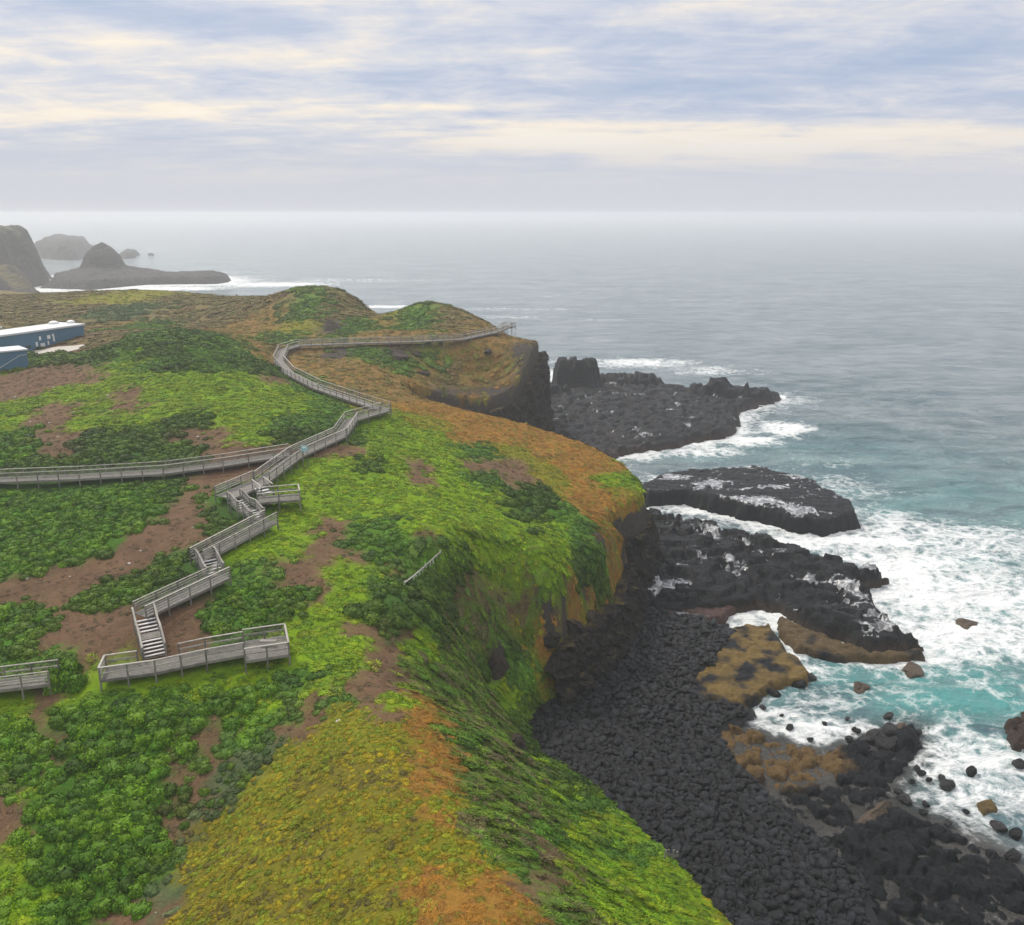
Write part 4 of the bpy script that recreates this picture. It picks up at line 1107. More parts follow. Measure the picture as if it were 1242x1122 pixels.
stairs('stairs', 'zigzag timber stairs with a small landing under the upper deck', LINES['stair3'][0], LINES['stair3'][1], 1.6, [(0.08, 0.36, 4), (0.6, 0.88, 4)])
U = LINES['upper']
section('boardwalk', 'wide upper timber deck turning at the head of the zigzag stairs', U[:2], 2.6, ('board', None))
section('boardwalk', 'timber ramp climbing from the upper deck past the blue sign', U[1:4], 1.9, ('board', 'board'))
section('boardwalk', 'kinked timber boardwalk climbing to the outer corner', U[3:], 1.9, ('wire', 'board'))
lk = W(338, 604, 23.9)
platform('viewing_platform', 'low side viewing platform below the upper deck', lk, 0.28, 4.6, 2.4, open_sides=(3,), spec='far')
ld0, ld1 = W(318, 592, 24.1), W(322, 601, 23.9)
stairs('stairs', 'few timber steps linking the upper deck and its side platform', W(326, 600, 23.85), W(312, 590, 24.3), 1.5, [(0.1, 0.9, 3)], ('far', 'far'))
section('boardwalk', 'long level timber boardwalk running inland past the brown soil', LINES['left'], 1.9, ('wire', 'wire'), step=2.6)
Fr = LINES['far']
section('boardwalk', 'winding timber boardwalk descending behind the green hill', Fr[:6], 1.9, ('far', 'far'))
section('boardwalk', 'long far timber boardwalk crossing the orange slope to the headland', Fr[5:], 1.9, ('far', 'far'), step=2.4)
hd = Fr[-1]; ha = math.atan2(*(Fr[-1] - Fr[-2])[[1, 0]])
platform('viewing_platform', 'small lookout platform at the headland tip', hd + np.array([math.cos(ha), math.sin(ha), 0]) * 0.6, ha, 2.4, 2.6, open_sides=(3,), spec='far')

# ---------------------------------------------------------------- sign on the ramp
ORG = W(370, 556, 24.9)
sg = empty('information_sign', ORG); tag(sg, 'small pale blue information sign on the boardwalk ramp rail', 'sign')
M_SIGN = mat_plain('sign_face', (0.30, 0.52, 0.58), 0.5, 0.1); M_SIGNB = mat_plain('sign_band', (0.75, 0.78, 0.78), 0.5, 0.05)
for s in (-0.3, 0.3):
    beam('post', ORG + [s, 0, -1.2], ORG + [s, 0, 1.75], 0.08, 0.08, M_POST, sg, (0, 1, 0))
beam('panel', ORG + [0, -0.06, 0.95], ORG + [0, -0.06, 1.75], 0.85, 0.04, M_SIGN, sg, (0, 1, 0))
beam('notice', ORG + [0, -0.09, 1.35], ORG + [0, -0.09, 1.6], 0.5, 0.012, M_SIGNB, sg, (0, 1, 0))

# ---------------------------------------------------------------- old fences on the slope
def old_fence(name, label, pix, n, hgt, mat):
    global ORG
    pts = cast([p[0] for p in pix], [p[1] for p in pix])
    ORG = pts[0].copy()
    r = empty(name, ORG); tag(r, label, 'fence')
    for j in range(n + 1):
        t = j / n * (len(pts) - 1); i = min(int(t), len(pts) - 2); p = pts[i] + (pts[i + 1] - pts[i]) * (t - i)
        g = ground(p[0], p[1]); lean = random.uniform(-.12, .12)
        beam('post', (p[0], p[1], g - 0.2), (p[0] + lean, p[1], g + hgt * random.uniform(.75, 1.1)), 0.14, 0.1, mat, r, (0, 1, 0))
    for a, b in zip(pts[:-1], pts[1:]):
        a2, b2 = a.copy(), b.copy(); a2[2] = ground(*a[:2]) + hgt * .6; b2[2] = ground(*b[:2]) + hgt * .6
        beam('rail', a2, b2, 0.06, 0.1, mat, r)
M_OLD = mat_timber('bleached_timber', (0.30, 0.28, 0.26), (0.55, 0.53, 0.5))
old_fence('old_fence', 'broken line of bleached timber posts in the bright green grass', [(490, 712), (510, 697), (535, 676)], 11, 0.55, M_OLD)
old_fence('old_fence', 'small weathered timber fence at the foot of the slope by the beach', [(806, 1043), (822, 1048)], 3, 1.1, M_POST)

# ================================================================ VISITOR BUILDING
M_BLUE = mat_plain('blue_cladding', (0.055, 0.15, 0.24), 0.5, 0.12, 0.6)
M_WROOF = mat_plain('white_roof', (0.56, 0.58, 0.61), 0.6, 0.06, 0.4)
M_DROOF = mat_plain('dark_roof', (0.06, 0.075, 0.10), 0.5, 0.2, 0.4)
M_WHITE = mat_plain('white_paint', (0.75, 0.75, 0.73), 0.6, 0.05)
M_GLASS = mat_plain('dark_glass', (0.02, 0.03, 0.045), 0.12, 0.1)
M_CONC = mat_plain('concrete', (0.46, 0.43, 0.38), 0.9, 0.12, 0.8)
def prism(name, poly, z0, z1, mat, par):
    n = len(poly)
    V = [np.array([x, y, z]) - ORG for z in (z0, z1) for x, y in poly]
    F = [tuple(range(n - 1, -1, -1)), tuple(range(n, 2 * n))] + [(i, (i + 1) % n, n + (i + 1) % n, n + i) for i in range(n)]
    return mesh_obj(name, V, F, mat, par)
A0, B0 = W(0, 407.5, 31.6), W(101, 393.5, 31.6)
e = (B0 - A0)[:2]; e /= np.linalg.norm(e); nn_ = np.array([-e[1], e[0]])       # nn_ points away from the wall, inland
P0 = A0[:2] - e * 14; P1 = B0[:2]
ORG = np.array([*P0, 27.0])
bld = empty('visitor_building', ORG); tag(bld, 'low blue clad visitor building with white flat roof on the plateau', 'building')
prism('wall', [P0, P1, P1 + nn_ * 7, P0 + nn_ * 7], 26.0, 31.4, M_BLUE, bld)
rf = prism('roof', [P0 - e * .2 - nn_ * .25, P1 + e * .3 - nn_ * .25, P1 + e * .3 + nn_ * 7.2, P0 - e * .2 + nn_ * 7.2], 31.402, 31.75, M_WROOF, bld)
for (u, v, s) in ((63, 393.5, 0.9), (84, 392.5, 0.75)):
    c = W(u, v, 31.75)
    Vv, Ff = ICO2
    V2 = Vv * np.array([s * 1.2, s * 1.2, 0.55]); V2[:, 2] = np.maximum(V2[:, 2], -0.1)
    mesh_obj('vent_dome', V2 + c + np.array([0.3 * nn_[0], 0.3 * nn_[1] + 1.2, 0.1]) - ORG, Ff, M_WHITE, rf, smooth=True)
hall = prism('hall_wall', [P0 + nn_ * 7.3, P0 + nn_ * 7.3 + e * 20, P0 + nn_ * 20 + e * 18, P0 + nn_ * 20], 26, 32.0, M_BLUE, bld)
h0, h1, h2, h3 = P0 + nn_ * 7.25, P0 + nn_ * 7.25 + e * 20.3, P0 + nn_ * 20.3 + e * 18.3, P0 + nn_ * 20.3
mesh_obj('hall_roof', [np.array([*p, z]) - ORG for p, z in ((h0, 32.05), (h1, 32.05), (h2, 33.4), (h3, 33.4), (h0, 31.9), (h1, 31.9), (h2, 32.0), (h3, 32.0))], [(0, 1, 2, 3), (4, 7, 6, 5), (0, 4, 5, 1), (1, 5, 6, 2), (2, 6, 7, 3), (3, 7, 4, 0)], M_DROOF, bld)
beam('fascia', np.array([*h1, 32.2]), np.array([*h2, 33.5]), 0.25, 0.3, M_WHITE, bld)
beam('fascia', np.array([*h2, 33.5]), np.array([*h3, 33.5]), 0.25, 0.3, M_WHITE, bld)
Lw_ = np.linalg.norm(P1 - P0)
def on_wall(s, z, w, h, name, mat, par, proud=0.04):
    c = P0 + e * s - nn_ * proud
    return beam(name, np.array([*(c - e * w / 2), z]), np.array([*(c + e * w / 2), z]), 0.04, h, mat, par)
sA = 14.0
def s_of(u): return sA + (Lw_ - sA) * ((u / 101.0) * 0.93) / (1 - 0.07 * (1 - u / 101.0))
for (u, z, w, h) in ((41, 28.9, .5, .9), (46, 30.0, .5, .8), (48.5, 28.6, 1.1, .7), (56, 28.8, .4, .8), (57.5, 30.0, .8, .8), (63.5, 30.3, .5, .5), (64, 29.6, .4, 1.3)):
    on_wall(s_of(u), z, w, h, 'wall_graphic', M_WHITE, bld)
for (u, z, w, h) in ((2, 29.3, .5, .5), (11, 28.0, .7, 1.4), (30, 28.6, 1.2, .6)):
    on_wall(s_of(u), z, w, h, 'window', M_GLASS, bld)
# annex in front
a0, a1 = W(-6, 427, 30.6), W(32, 423.5, 30.6)
ee = (a1 - a0)[:2]; ee /= np.linalg.norm(ee); en = np.array([-ee[1], ee[0]])
ORG = np.array([*a1[:2], 27.0])
an = empty('annex', ORG); tag(an, 'small blue annex with pale flat roof before the visitor building', 'building')
q0, q1 = a0[:2] - ee * 10, a1[:2]
prism('wall', [q0, q1, q1 + en * 5.5, q0 + en * 5.5], 25.5, 30.4, M_BLUE, an)
prism('roof', [q0 - ee * .2 - en * .2, q1 + ee * .2 - en * .2, q1 + ee * .2 + en * 5.7, q0 - ee * .2 + en * 5.7], 30.402, 30.66, M_WROOF, an)
beam('handrail', np.array([*(q1 - ee * 5 - en * .1), 27.6]), np.array([*(q1 - ee * 1.2 - en * .1), 29.6]), 0.06, 0.06, M_WHITE, an)
beam('handrail', np.array([*(q1 - ee * 1.2 - en * .1), 29.6]), np.array([*(q1 - ee * .1 - en * .1), 29.6]), 0.06, 0.06, M_WHITE, an)
# concrete apron
ap = cast([32, 36, 70, 106, 95, 60], [432, 426, 421, 417, 424, 431])
ap = ap[~np.isnan(ap[:, 0])]
cc_ = ap.mean(0)
ap2 = []
for i in range(len(ap)):
    for t in (0, .34, .67):
        ap2.append(ap[i] + (ap[(i + 1) % len(ap)] - ap[i]) * t)
ap2 = np.array([[p[0], p[1], ground(p[0], p[1]) + 0.06] for p in ap2])
cc_[2] = ground(cc_[0], cc_[1]) + 0.06
inner = np.array([[*(cc_[:2] + (p[:2] - cc_[:2]) * .5), 0] for p in ap2]); inner[:, 2] = [ground(p[0], p[1]) + 0.06 for p in inner]
Vp = np.vstack([ap2, inner, cc_[None]]); n = len(ap2)
Fp = [(i, (i + 1) % n, n + (i + 1) % n, n + i) for i in range(n)] + [(n + i, n + (i + 1) % n, 2 * n) for i in range(n)]
struct(mesh_obj('path', Vp, Fp, M_CONC))

# ================================================================ FAR HEADLANDS AND STACKS
def far_mass(name, label, outline, profile, res, edge, seed, grass=None, cat='rock', amp=2.0, knobs=()):
    O = np.array([W(*p) for p in outline]); ROCKPOLYS.append(O)
    x0, y0 = O[:, :2].min(0) - 4; x1, y1 = O[:, :2].max(0) + 4
    xs, ys = np.arange(x0, x1, res), np.arange(y0, y1, res)
    X, Y = np.meshgrid(xs, ys)
    d, _, _ = poly_dist(X, Y, O); d = d + fbm(X * 0.03, Y * 0.03, octv=4, seed=seed) * edge * 0.9
    h = profile(X, Y) + fbm(X * 0.04, Y * 0.04, octv=5, seed=seed + 1) * amp + fbm(X * 0.13, Y * 0.13, octv=3, seed=seed + 6, ridged=True) * amp * 0.5
    for (c, rx, ry, hh, p) in knobs:
        kd = np.sqrt(((X - c[0]) / rx) ** 2 + ((Y - c[1]) / ry) ** 2) + fbm(X * 0.05, Y * 0.05, octv=4, seed=seed + 3) * 0.12
        h = h + hh * np.clip(1 - kd, 0, 1) ** p
    Z = -3 + (h + 3) * sstep(d / edge)
    gy2, gx2 = np.gradient(Z, res)
    sl = np.hypot(gx2, gy2)
    col = np.ones(X.shape + (3,))
    if grass is not None:
        g = sstep(sl, 1.3, 0.7) * sstep(Z, 6, 12)
        col = col + (np.array(grass) - col) * g[..., None]
    Fc = grid_faces(len(xs), len(ys), d > -3)
    V, Fc, cc = compact(np.column_stack([X.ravel(), Y.ravel(), Z.ravel()]), Fc, col.reshape(-1, 3))
    return tag(mesh_obj(name, V, Fc, M_STACK, smooth=False, colors=cc), label, cat)
cs = W(127, 334, 4)
far_mass('sea_stack', 'conical far sea stack rising from a long low reef', [(45, 350, 0), (60, 338, 3), (100, 331, 3), (150, 328, 3), (180, 329, 3), (215, 333, 3), (262, 332, 3), (284, 340, 0), (270, 345, 0), (180, 346, 0), (110, 352, 0)],
         lambda X, Y: 5.5 + 0 * X, 2.2, 9, 601, cat='sea stack', amp=3.2, knobs=[(cs, 42, 44, 10, 1.3), (cs, 16, 16, 15, 0.32)])
hl = W(0, 345, 0)
far_mass('headland', 'tall rounded far headland with dark cliffs', [(-220, 350, 0), (-100, 318, 20), (-20, 296, 30), (20, 300, 20), (52, 332, 0), (62, 343, 0), (40, 352, 0), (-100, 372, 0)],
         lambda X, Y: 44 - 0.0 * X, 4, 26, 621, grass=(2.2, 2.4, 1.3), cat='headland', amp=3)
far_mass('headland', 'low grassy far spur in front of the tall headland', [(-260, 400, 0), (-100, 330, 18), (-20, 320, 16), (12, 328, 10), (50, 352, 2), (70, 362, 0), (0, 378, 0)],
         lambda X, Y: 20 + 0 * X, 4, 30, 641, grass=(2.6, 2.5, 1.0), cat='headland', amp=3)
far_mass('sea_stack', 'hazy distant craggy reef island beyond the conical stack', [(30, 312, 0), (45, 293, 8), (80, 291, 8), (112, 296, 4), (122, 306, 0), (100, 316, 0), (60, 316, 0)],
         lambda X, Y: 14 + 0 * X, 5, 22, 661, cat='sea stack', amp=9)
far_mass('reef', 'small low far reef right of the conical stack', [(140, 312, 0), (150, 306, 0), (172, 307, 0), (168, 313, 0), (150, 315, 0)], lambda X, Y: 5 + 0 * X, 3, 9, 671, cat='reef', amp=3)
far_mass('reef', 'tiny dark reef seaward of the far stacks', [(176, 310, 0), (184, 308, 0), (190, 310, 0), (182, 312, 0)], lambda X, Y: 3 + 0 * X, 2, 6, 681, cat='reef', amp=1)

# ================================================================ SEA
def grow(a, b, s0, g):
    out = [a]; s = s0; sg_ = 1 if b > a else -1
    while (b - out[-1]) * sg_ > 0: out.append(out[-1] + sg_ * s); s *= g
    return np.array(out)
sx = np.concatenate([grow(-24, -6500, 1.0, 1.06)[:0:-1], np.arange(-24, 150, 0.62), grow(150, 6500, 0.8, 1.06)])
sy = np.concatenate([grow(40, -200, 2, 1.3)[:0:-1], np.arange(40, 330, 0.62), grow(330, 8800, 0.8, 1.035)])
SX, SY = np.meshgrid(sx, sy)
near = sstep(SX, -24, 0) * sstep(SX, 150, 125) * sstep(SY, 330, 270)
swell = fbm(SX * 0.03 + 3, SY * 0.075, octv=3, seed=81) * 0.85 + fbm(SX * 0.10, SY * 0.17, octv=4, seed=82) * 0.6 + (fbm(SX * 0.22, SY * 0.3, octv=3, seed=83, ridged=True) - 0.2) * 0.2
foam = np.zeros(SX.shape)
reg = (SX > -420) & (SX < 170) & (SY > 40) & (SY < 1500)
fx, fy = SX[reg], SY[reg]
fo = np.zeros(fx.shape); shel = np.full(fx.shape, 1e9)
for k, O in enumerate(ROCKPOLYS):
    d, _, _ = poly_dist(fx, fy, O)
    far = O[:, 1].mean() > 400
    rch = 30 if far else (9 if k < 3 else 4.5)
    st_ = 1.0 if far else (0.85 if k < 3 else 0.5)
    fo = np.maximum(fo, st_ * np.exp(-np.maximum(-d, 0) / rch))
    shel = np.minimum(shel, np.abs(d))
dc, _, _ = poly_dist(fx, fy, COAST)
fo = np.maximum(fo, 0.7 * np.exp(-np.maximum(-dc, 0) / 10.0) * (fy > 205))
# surf banks: pixel centre, radii in metres, strength
SURF = [(1090, 690, 16, 14, .95), (1140, 720, 20, 16, .95), (1180, 660, 22, 16, .75), (1080, 640, 12, 12, .8), (1160, 770, 16, 10, .95), (1220, 770, 14, 12, .8), (1000, 655, 14, 6, .95), (1060, 660, 14, 8, .9), (950, 660, 14, 5, .95), (860, 620, 12, 4, .9), (960, 640, 12, 4, .9),
        (950, 520, 9, 12, .95), (900, 535, 12, 7, .9), (840, 548, 14, 6, .85), (760, 555, 12, 6, .8), (780, 440, 26, 14, .8), (860, 450, 22, 14, .6), (660, 455, 8, 18, .95), (720, 440, 26, 16, .6), (1030, 590, 14, 14, .5), (1000, 560, 12, 14, .3),
        (962, 785, 2, 6, 1.0), (980, 812, 4, 3, .8), (1000, 850, 8, 5, .62), (950, 870, 7, 3, .85), (1060, 840, 9, 4, .4), (1130, 870, 9, 6, .38), (1190, 920, 9, 9, .75), (1130, 920, 7, 6, .85), (1160, 975, 7, 4, .7), (1220, 960, 8, 7, .6), (1200, 830, 14, 8, .38), (1230, 700, 16, 14, .6), (1000, 885, 8, 4, .85), (910, 735, 5, 3, .9),
        (90, 318, 60, 26, 1.0), (160, 300, 120, 60, .75), (200, 350, 60, 24, 1.0), (330, 345, 60, 30, 1.0), (250, 330, 90, 30, .5), (420, 340, 90, 36, .5), (470, 372, 24, 10, 1.1), (640, 375, 60, 14, .45), (720, 388, 30, 8, .4), (620, 385, 24, 8, .5), (560, 340, 120, 20, .3), (700, 360, 90, 12, .3)]
for (u, v, rx, ry, s) in SURF:
    c = W(u, v, 0)
    fo = np.maximum(fo, s * np.exp(-(((fx - c[0]) / rx) ** 2 + ((fy - c[1]) / ry) ** 2) ** 1.2))
foam[reg] = fo * (1 - 0.75 * sstep(poly_dist(fx, fy, ROCKPOLYS[6])[0], -2.0, 1.5))
shore = np.full(SX.shape, 40.0); shore[reg] = np.minimum(shel, 40)
turq = np.zeros(SX.shape)
TQ = [(1200, 850, 26, 16, 1.0), (1100, 830, 18, 9, 1.0), (1180, 800, 16, 8, .9), (1230, 740, 22, 12, .9), (1180, 690, 26, 14, .6), (1080, 620, 18, 18, .5), (1180, 600, 30, 24, .45), (960, 545, 24, 20, .35), (1130, 860, 16, 8, 1.0), (1180, 900, 12, 8, .8), (1240, 640, 30, 20, .5), (1060, 560, 40, 24, .3), (850, 552, 20, 8, .35)]
for (u, v, rx, ry, s) in TQ:
    c = W(u, v, 0)
    turq = np.maximum(turq, s * np.exp(-(((SX - c[0]) / rx) ** 2 + ((SY - c[1]) / ry) ** 2)))
calm = sstep(shore, 0, 10) * 0.75 + 0.25
SZ = near * swell * calm + near * foam * fbm(SX * 0.5, SY * 0.5, octv=3, seed=84) * 0.6 + near * foam * 0.12
low = sstep(project(np.column_stack([SX.ravel(), SY.ravel(), 0 * SX.ravel()]))[1].reshape(SX.shape), 840, 1000)
SZ = SZ * (1 - 0.75 * low)
dfl, _, _ = poly_dist(SX, SY, ROCKPOLYS[6])
SHAL = sstep(dfl, -5.0, 0.5) * 0.9
SZ = SZ * (1 - 0.8 * SHAL)
Vs = np.column_stack([SX.ravel(), SY.ravel(), SZ.ravel()])
struct(mesh_obj('sea', Vs, grid_faces(len(sx), len(sy)), M_SEA, smooth=True, attrs={'foam': foam.ravel(), 'turq': turq.ravel(), 'shallow': SHAL.ravel()}))

# ================================================================ VEGETATION
def clump_mesh(name, seed, n, leaf, flat, lump=0.25, mat=M_LEAF, rag=0.0):
    """a mound of small leaf faces over a closed inner body"""
    r = np.random.default_rng(seed)
    V, F, lv = [], [], []
    bv, bf = ICO2
    k = fbm(bv[:, 0] * 1.6 + seed, bv[:, 1] * 1.6, bv[:, 2] * 1.6, 3, seed)
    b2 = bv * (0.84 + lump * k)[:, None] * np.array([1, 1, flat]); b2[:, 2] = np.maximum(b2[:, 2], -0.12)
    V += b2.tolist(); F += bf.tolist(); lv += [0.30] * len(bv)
    th = r.uniform(0, 2 * math.pi, n); cz = r.uniform(0, 1, n) ** 0.85 - 0.04
    for i in range(n):
        c = max(-0.05, cz[i]); s = math.sqrt(max(0, 1 - c * c))
        d = np.array([math.cos(th[i]) * s, math.sin(th[i]) * s, c])
        kk = float(fbm(np.array([d[0] * 1.6 + seed]), np.array([d[1] * 1.6]), np.array([d[2] * 1.6]), 3, seed)[0])
        p = d * (0.9 + lump * kk + r.normal(0, 0.05) + rag * r.random()) * np.array([1, 1, flat])
        nrm = d + r.normal(0, 0.55, 3); nrm /= np.linalg.norm(nrm)
        a = np.cross(nrm, r.normal(size=3)); a /= np.linalg.norm(a); b = np.cross(nrm, a)
        l1, l2 = leaf * r.uniform(0.7, 1.35), leaf * r.uniform(0.4, 0.75)
        q = len(V)
        V += [(p - a * l1).tolist(), (p - b * l2).tolist(), (p + a * l1).tolist(), (p + b * l2).tolist()]
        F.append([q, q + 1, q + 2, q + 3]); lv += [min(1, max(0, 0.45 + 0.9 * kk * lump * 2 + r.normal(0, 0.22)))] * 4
    me = bpy.data.meshes.new(name)
    me.from_pydata(V, [], F); me.update()
    a = me.attributes.new('lv', 'FLOAT', 'POINT'); a.data.foreach_set('value', lv)
    if mat: me.materials.append(mat)
    return me
def blade_mesh(name, seed, n, h, mat=M_LEAF):
    """a tussock of arching blades"""
    r = np.random.default_rng(seed); V, F, lv = [], [], []
    for i in range(n):
        a = r.uniform(0, 6.28); rr = r.random() ** 0.5 * 0.6
        b = np.array([math.cos(a) * rr, math.sin(a) * rr, -0.05]); l = r.uniform(0.5, 1.0)
        o = np.array([math.cos(a), math.sin(a), 0]) * l * 0.7 + r.normal(0, 0.2, 3) * [1, 1, 0]; t = b + o + [0, 0, h * r.uniform(.4, 1)]
        s = np.array([-math.sin(a), math.cos(a), 0]) * 0.07
        m = (b + t) / 2 + [0, 0, h * 0.22]; q = len(V)
        V += [(b - s).tolist(), (b + s).tolist(), (m + s * .8).tolist(), (m - s * .8).tolist(), t.tolist()]
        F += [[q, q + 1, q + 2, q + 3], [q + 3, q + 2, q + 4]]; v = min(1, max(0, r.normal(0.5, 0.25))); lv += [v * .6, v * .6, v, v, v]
    me = bpy.data.meshes.new(name); me.from_pydata(V, [], F); me.update()
    a = me.attributes.new('lv', 'FLOAT', 'POINT'); a.data.foreach_set('value', lv); me.materials.append(mat)
    return me
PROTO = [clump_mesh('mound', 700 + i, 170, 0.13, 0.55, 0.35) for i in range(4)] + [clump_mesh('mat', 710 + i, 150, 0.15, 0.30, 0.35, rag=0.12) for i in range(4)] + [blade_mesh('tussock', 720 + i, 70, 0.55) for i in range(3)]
MOUND, MAT_, TUS = [0, 1, 2, 3], [4, 5, 6, 7], [8, 9, 10]
#        density/m2, size range, height factor, shapes, extra tints
VEG = {'l': (3.4, (0.28, 0.60), 0.75, MAT_ + MAT_ + TUS), 'g': (2.8, (0.30, 0.75), 0.9, MAT_ + MOUND), 'd': (1.7, (0.4, 0.95), 1.1, MOUND), 's': (1.9, (0.40, 0.90), 1.15, MOUND),
       'b': (1.6, (0.10, 0.34), 0.6, TUS + MAT_), 'o': (7.0, (0.14, 0.38), 0.55, MAT_ + TUS), 'y': (13.0, (0.11, 0.32), 0.85, MAT_ + TUS + MOUND), 'Y': (13.0, (0.09, 0.29), 0.85, MAT_ + TUS + MOUND),
       'O': (2.0, (0.2, 0.5), 0.5, MAT_ + TUS), 't': (0.8, (0.3, 0.8), 0.6, MAT_ + TUS), 'k': (0.25, (0.15, 0.35), 0.6, TUS), 'm': (4.5, (0.2, 0.6), 0.7, MAT_ + TUS), 'e': (2.2, (0.25, 0.6), 0.9, MOUND)}
ALT = {'l': [(0.18, 0.30, 0.004), (0.11, 0.225, 0.005), (0.22, 0.29, 0.004)], 'g': [(0.07, 0.17, 0.012), (0.10, 0.20, 0.014), (0.05, 0.12, 0.014)], 'd': [(0.05, 0.105, 0.006), (0.075, 0.14, 0.006), (0.036, 0.075, 0.006)], 's': [(0.07, 0.17, 0.004), (0.11, 0.215, 0.005), (0.052, 0.12, 0.005)],
       'b': [(0.17, 0.095, 0.05), (0.11, 0.065, 0.038), (0.10, 0.085, 0.04)], 'o': [(0.36, 0.165, 0.016), (0.26, 0.12, 0.020), (0.20, 0.19, 0.014)], 'y': [(0.32, 0.25, 0.006), (0.17, 0.24, 0.008), (0.24, 0.26, 0.008)], 'Y': [(0.36, 0.28, 0.006), (0.26, 0.27, 0.008), (0.13, 0.11, 0.03)],
       'O': [(0.25, 0.14, 0.025), (0.18, 0.145, 0.025), (0.13, 0.14, 0.02)], 't': [(0.15, 0.12, 0.04), (0.12, 0.13, 0.03), (0.18, 0.12, 0.045)], 'k': [(0.10, 0.10, 0.03)] * 3, 'm': [(0.08, 0.18, 0.012), (0.12, 0.10, 0.05), (0.12, 0.20, 0.012)], 'e': [(0.07, 0.12, 0.04), (0.10, 0.15, 0.06), (0.05, 0.11, 0.02)]}
def land_frame(x, y, k=0.7):
    dzx, dzy = sample(gzx, x, y) * k, sample(gzy, x, y) * k
    n = np.column_stack([-dzx, -dzy, np.ones(len(x))]); return n / np.linalg.norm(n, axis=1, keepdims=True)
def euler_from(n, spin):
    th = np.arccos(np.clip(n[:, 2], -1, 1)); ph = np.arctan2(n[:, 1], n[:, 0])
    ca, sa, cb, sb, cc, s_ = np.cos(ph), np.sin(ph), np.cos(th), np.sin(th), np.cos(spin - ph), np.sin(spin - ph)
    m00, m10, m20 = ca * cb * cc - sa * s_, sa * cb * cc + ca * s_, -sb * cc
    m21, m22 = sb * s_, cb
    return np.column_stack([np.arctan2(m21, m22), -np.arcsin(np.clip(m20, -1, 1)), np.arctan2(m10, m00)])
pts, rots, scls, idxs, tints = [], [], [], [], []
def scatter(x0, x1, y0, y1, dens, grow_):
    n = int((x1 - x0) * (y1 - y0) * dens)
    x, y = RNG.uniform(x0, x1, n), RNG.uniform(y0, y1, n)
    z = sample(LAND, x, y)
    u, v, d = project(np.column_stack([x, y, z]))
    dd = sample(dist, x, y); dk = sample(DECKD, x, y); sl = sample(SLOPE, x, y)
    okk = (u > -60) & (u < PW) & (v < PH + 70) & (dd > 0.6) & (dk > 1.15) & (sl < 4.4) & (poly_dist(x, y, ap)[0] < 0.2)
    x, y, z, dk, sl = x[okk], y[okk], z[okk], dk[okk], sl[okk]
    w = classify(x, y) ** 1.3; cw_ = np.cumsum(w / w.sum(1, keepdims=True), 1); c = np.minimum((cw_ < RNG.random(len(x))[:, None]).sum(1), len(KEYS) - 1)
    den = np.array([VEG[k][0] for k in KEYS])[c] / dens
    den *= np.minimum(np.sqrt(1 + sl * sl), 3.0)
    den *= 0.55 + 0.9 * sstep(fbm(x * 0.4, y * 0.4, octv=3, seed=91), -0.25, 0.25)
    k = RNG.random(len(x)) < den
    x, y, z, c, dk, sl = x[k], y[k], z[k], c[k], dk[k], sl[k]
    n = len(x)
    lo = np.array([VEG[q][1][0] for q in KEYS])[c]; hi = np.array([VEG[q][1][1] for q in KEYS])[c]; hf = np.array([VEG[q][2] for q in KEYS])[c]
    s = (lo + (hi - lo) * RNG.random(n) ** 1.6) * grow_
    s *= np.where(dk < 2.2, 0.6, 1)
    nr_ = land_frame(x, y)
    spin = RNG.uniform(0, 6.28, n)
    steep = sl > 0.55
    spin = np.where(steep, np.arctan2(nr_[:, 1], nr_[:, 0]) + RNG.normal(0, .25, n), spin)
    el = np.where(steep, RNG.uniform(1.2, 2.3, n), RNG.uniform(0.85, 1.25, n))
    sh = np.array([VEG[KEYS[q]][3][RNG.integers(len(VEG[KEYS[q]][3]))] for q in c])
    tn = np.array([ALT[KEYS[q]][RNG.integers(3)] for q in c])
    big_ = fbm(x * 0.18, y * 0.18, octv=3, seed=95)
    gcol = np.stack([sample(COLR[..., ch], x, y) for ch in range(3)], 1)
    tn = tn * 0.72 + gcol * 0.28
    tn = tn * (1 + 0.5 * big_ + RNG.normal(0, 0.12, n))[:, None]
    pts.append(np.column_stack([x, y, z - 0.06 * s])); rots.append(euler_from(nr_, spin)); scls.append(np.column_stack([s * el, s, s * hf])); idxs.append(sh); tints.append(np.clip(tn, 0.004, 1))
scatter(-62, 24, 26, 75, 15.0, 1.0)
scatter(-75, 26, 75, 110, 9.0, 1.0)
scatter(-95, 26, 110, 160, 4.5, 1.2)
scatter(-130, 12, 160, 230, 1.1, 1.8)
scatter(-220, 5, 230, 330, 0.4, 2.4)
pts, rots, scls, idxs, tints = map(np.concatenate, (pts, rots, scls, idxs, tints))
print('ground cover instances', len(pts), 'cobbles', len(CP))
gc = gn_instancer('ground_cover', pts, rots, scls, idxs, tints, PROTO)
tag(gc, 'low green, orange and yellow coastal plants carpeting the clifftop', 'ground cover')

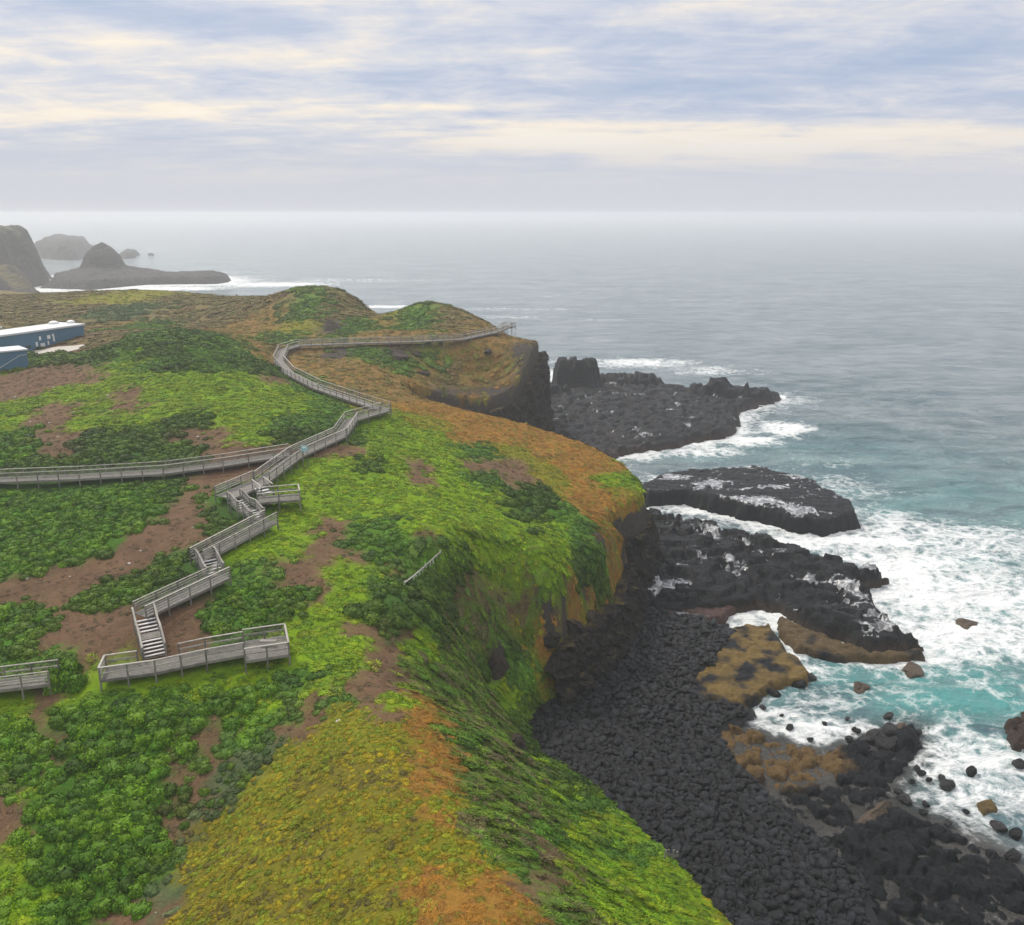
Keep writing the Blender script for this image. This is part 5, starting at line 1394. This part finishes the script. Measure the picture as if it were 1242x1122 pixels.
# rounded shrubs, one object each, with woody stems
def stem_mesh(seed):
    r = np.random.default_rng(seed); V, F = [], []
    for i in range(6):
        a = r.uniform(0, 6.28); t = np.array([math.cos(a) * .5, math.sin(a) * .5, .55])
        bv, bf = beam_mesh((0, 0, -.15), t, .06, .06); q = len(V); V += bv.tolist(); F += [tuple(j + q for j in f) for f in bf]
    me = bpy.data.meshes.new('stems'); me.from_pydata(V, [], F); me.update(); me.materials.append(M_STEM)
    return me
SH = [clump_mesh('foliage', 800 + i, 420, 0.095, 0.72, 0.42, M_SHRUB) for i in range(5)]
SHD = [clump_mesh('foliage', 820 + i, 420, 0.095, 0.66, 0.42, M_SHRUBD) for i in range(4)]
ST = stem_mesh(1)
ZONES = [  # polygon in photo pixels, count, size range, shapes, label
 ([(85, 845), (330, 830), (330, 870), (240, 890), (210, 960), (200, 1040), (180, 1110), (60, 1120), (90, 960)], 95, (0.5, 1.05), SH, 'rounded bright green shrub in the gully thicket below the lower boardwalk'),
 ([(0, 870), (60, 885), (70, 1000), (40, 1060), (0, 960)], 22, (0.5, 0.95), SH, 'rounded green shrub in the corner thicket beside the bare gully path'),
 ([(0, 605), (200, 590), (190, 630), (150, 660), (70, 690), (0, 685)], 70, (0.5, 1.0), SH, 'low dense green shrub in the thicket under the long level boardwalk'),
 ([(95, 725), (170, 690), (235, 665), (245, 690), (160, 735), (110, 742)], 26, (0.5, 0.95), SHD, 'dark green shrub in the clump beside the sloping ramps'),
 ([(240, 610), (255, 600), (292, 640), (270, 650), (240, 640)], 10, (0.5, 0.9), SHD, 'dark green shrub tucked under the zigzag stairs'),
 ([(0, 745), (45, 735), (85, 745), (60, 775), (30, 800), (0, 800)], 18, (0.5, 1.0), SHD, 'dark green shrub in the clump on bare soil above the lower boardwalk'),
 ([(260, 735), (300, 715), (365, 720), (370, 750), (270, 770)], 22, (0.5, 0.95), SHD, 'dark green shrub in the clump between the stairs and viewing platform'),
 ([(610, 605), (660, 605), (675, 640), (640, 648), (615, 630)], 10, (0.6, 1.1), SHD, 'dark shrub in the round patch on the bright bluff grass'),
 ([(185, 960), (215, 940), (330, 900), (345, 920), (240, 1000), (200, 1010)], 16, (0.35, 0.65), SHD, 'small bluish green shrub on the dry bank beside the yellow ridge'),
 ([(655, 935), (700, 930), (715, 965), (680, 975)], 6, (0.7, 1.2), SHD, 'mossy green bush low on the steep flank above the beach'),
]
for (poly, cnt, (lo, hi), shapes, label) in ZONES:
    P = np.array(poly, float); done = 0; placed = []
    uu = RNG.uniform(P[:, 0].min(), P[:, 0].max(), cnt * 20); vv = RNG.uniform(P[:, 1].min(), P[:, 1].max(), cnt * 20)
    di, _, _ = poly_dist(uu, vv, P)
    uu, vv = uu[di > 0], vv[di > 0]
    for h in cast(uu, vv):
            if np.isnan(h[0]) or done >= cnt: continue
            dk = float(sample(DECKD, h[:1], h[1:2])[0])
            s = RNG.uniform(lo, hi)
            if dk < 1.2 + s and 'engulf' not in label: continue
            if any((q[0] - h[0]) ** 2 + (q[1] - h[1]) ** 2 < (0.55 * (q[2] + s)) ** 2 for q in placed): continue
            placed.append((h[0], h[1], s))
            root = link(bpy.data.objects.new('shrub', ST)); root.location = (h[0], h[1], h[2] - 0.05)
            root.scale = (s, s, s * RNG.uniform(.85, 1.2)); root.rotation_euler = (0, 0, RNG.uniform(0, 6.28))
            f = link(bpy.data.objects.new('foliage', shapes[int(RNG.integers(len(shapes)))]), root)
            tag(root, label, 'shrub', label.split(' shrub ')[-1].split(' bush ')[-1] + ' shrubs'); done += 1

for (u, v, s) in ((66, 829, 0.95), (80, 826, 1.05), (92, 829, 0.95), (72, 818, 1.0), (86, 816, 1.0)):
    c = W(u, v, 18.6)
    root = link(bpy.data.objects.new('shrub', ST)); root.location = (c[0], c[1], ground(c[0], c[1]) - 0.05); root.scale = (s, s, 1.9 * s); root.rotation_euler = (0, 0, RNG.uniform(0, 6.28))
    link(bpy.data.objects.new('foliage', SH[int(RNG.integers(5))]), root)
    tag(root, 'tall bright shrub of the hedge clump filling the gap in the lower boardwalk', 'shrub', 'hedge clump in the lower boardwalk gap')

# ================================================================ HAZE
hx0, hx1, hy0, hy1, hz0, hz1 = -6900, 6900, -320, 9300, -6.0, 60.0
Vh = [(x, y, z) for z in (hz0, hz1) for x, y in ((hx0, hy0), (hx1, hy0), (hx1, hy1), (hx0, hy1))]
Fh = [(3, 2, 1, 0), (4, 5, 6, 7), (0, 1, 5, 4), (1, 2, 6, 5), (2, 3, 7, 6), (3, 0, 4, 7)]
mh, th_ = new_mat('sea_haze')
vol = th_.n('ShaderNodeVolumePrincipled', {'Color': (0.91, 0.93, 0.96, 1), 'Density': 0.0004, 'Anisotropy': 0.3})
th_.n('ShaderNodeOutputMaterial', {'Volume': vol.outputs[0]})
struct(mesh_obj('haze', Vh, Fh, mh), 'stuff')
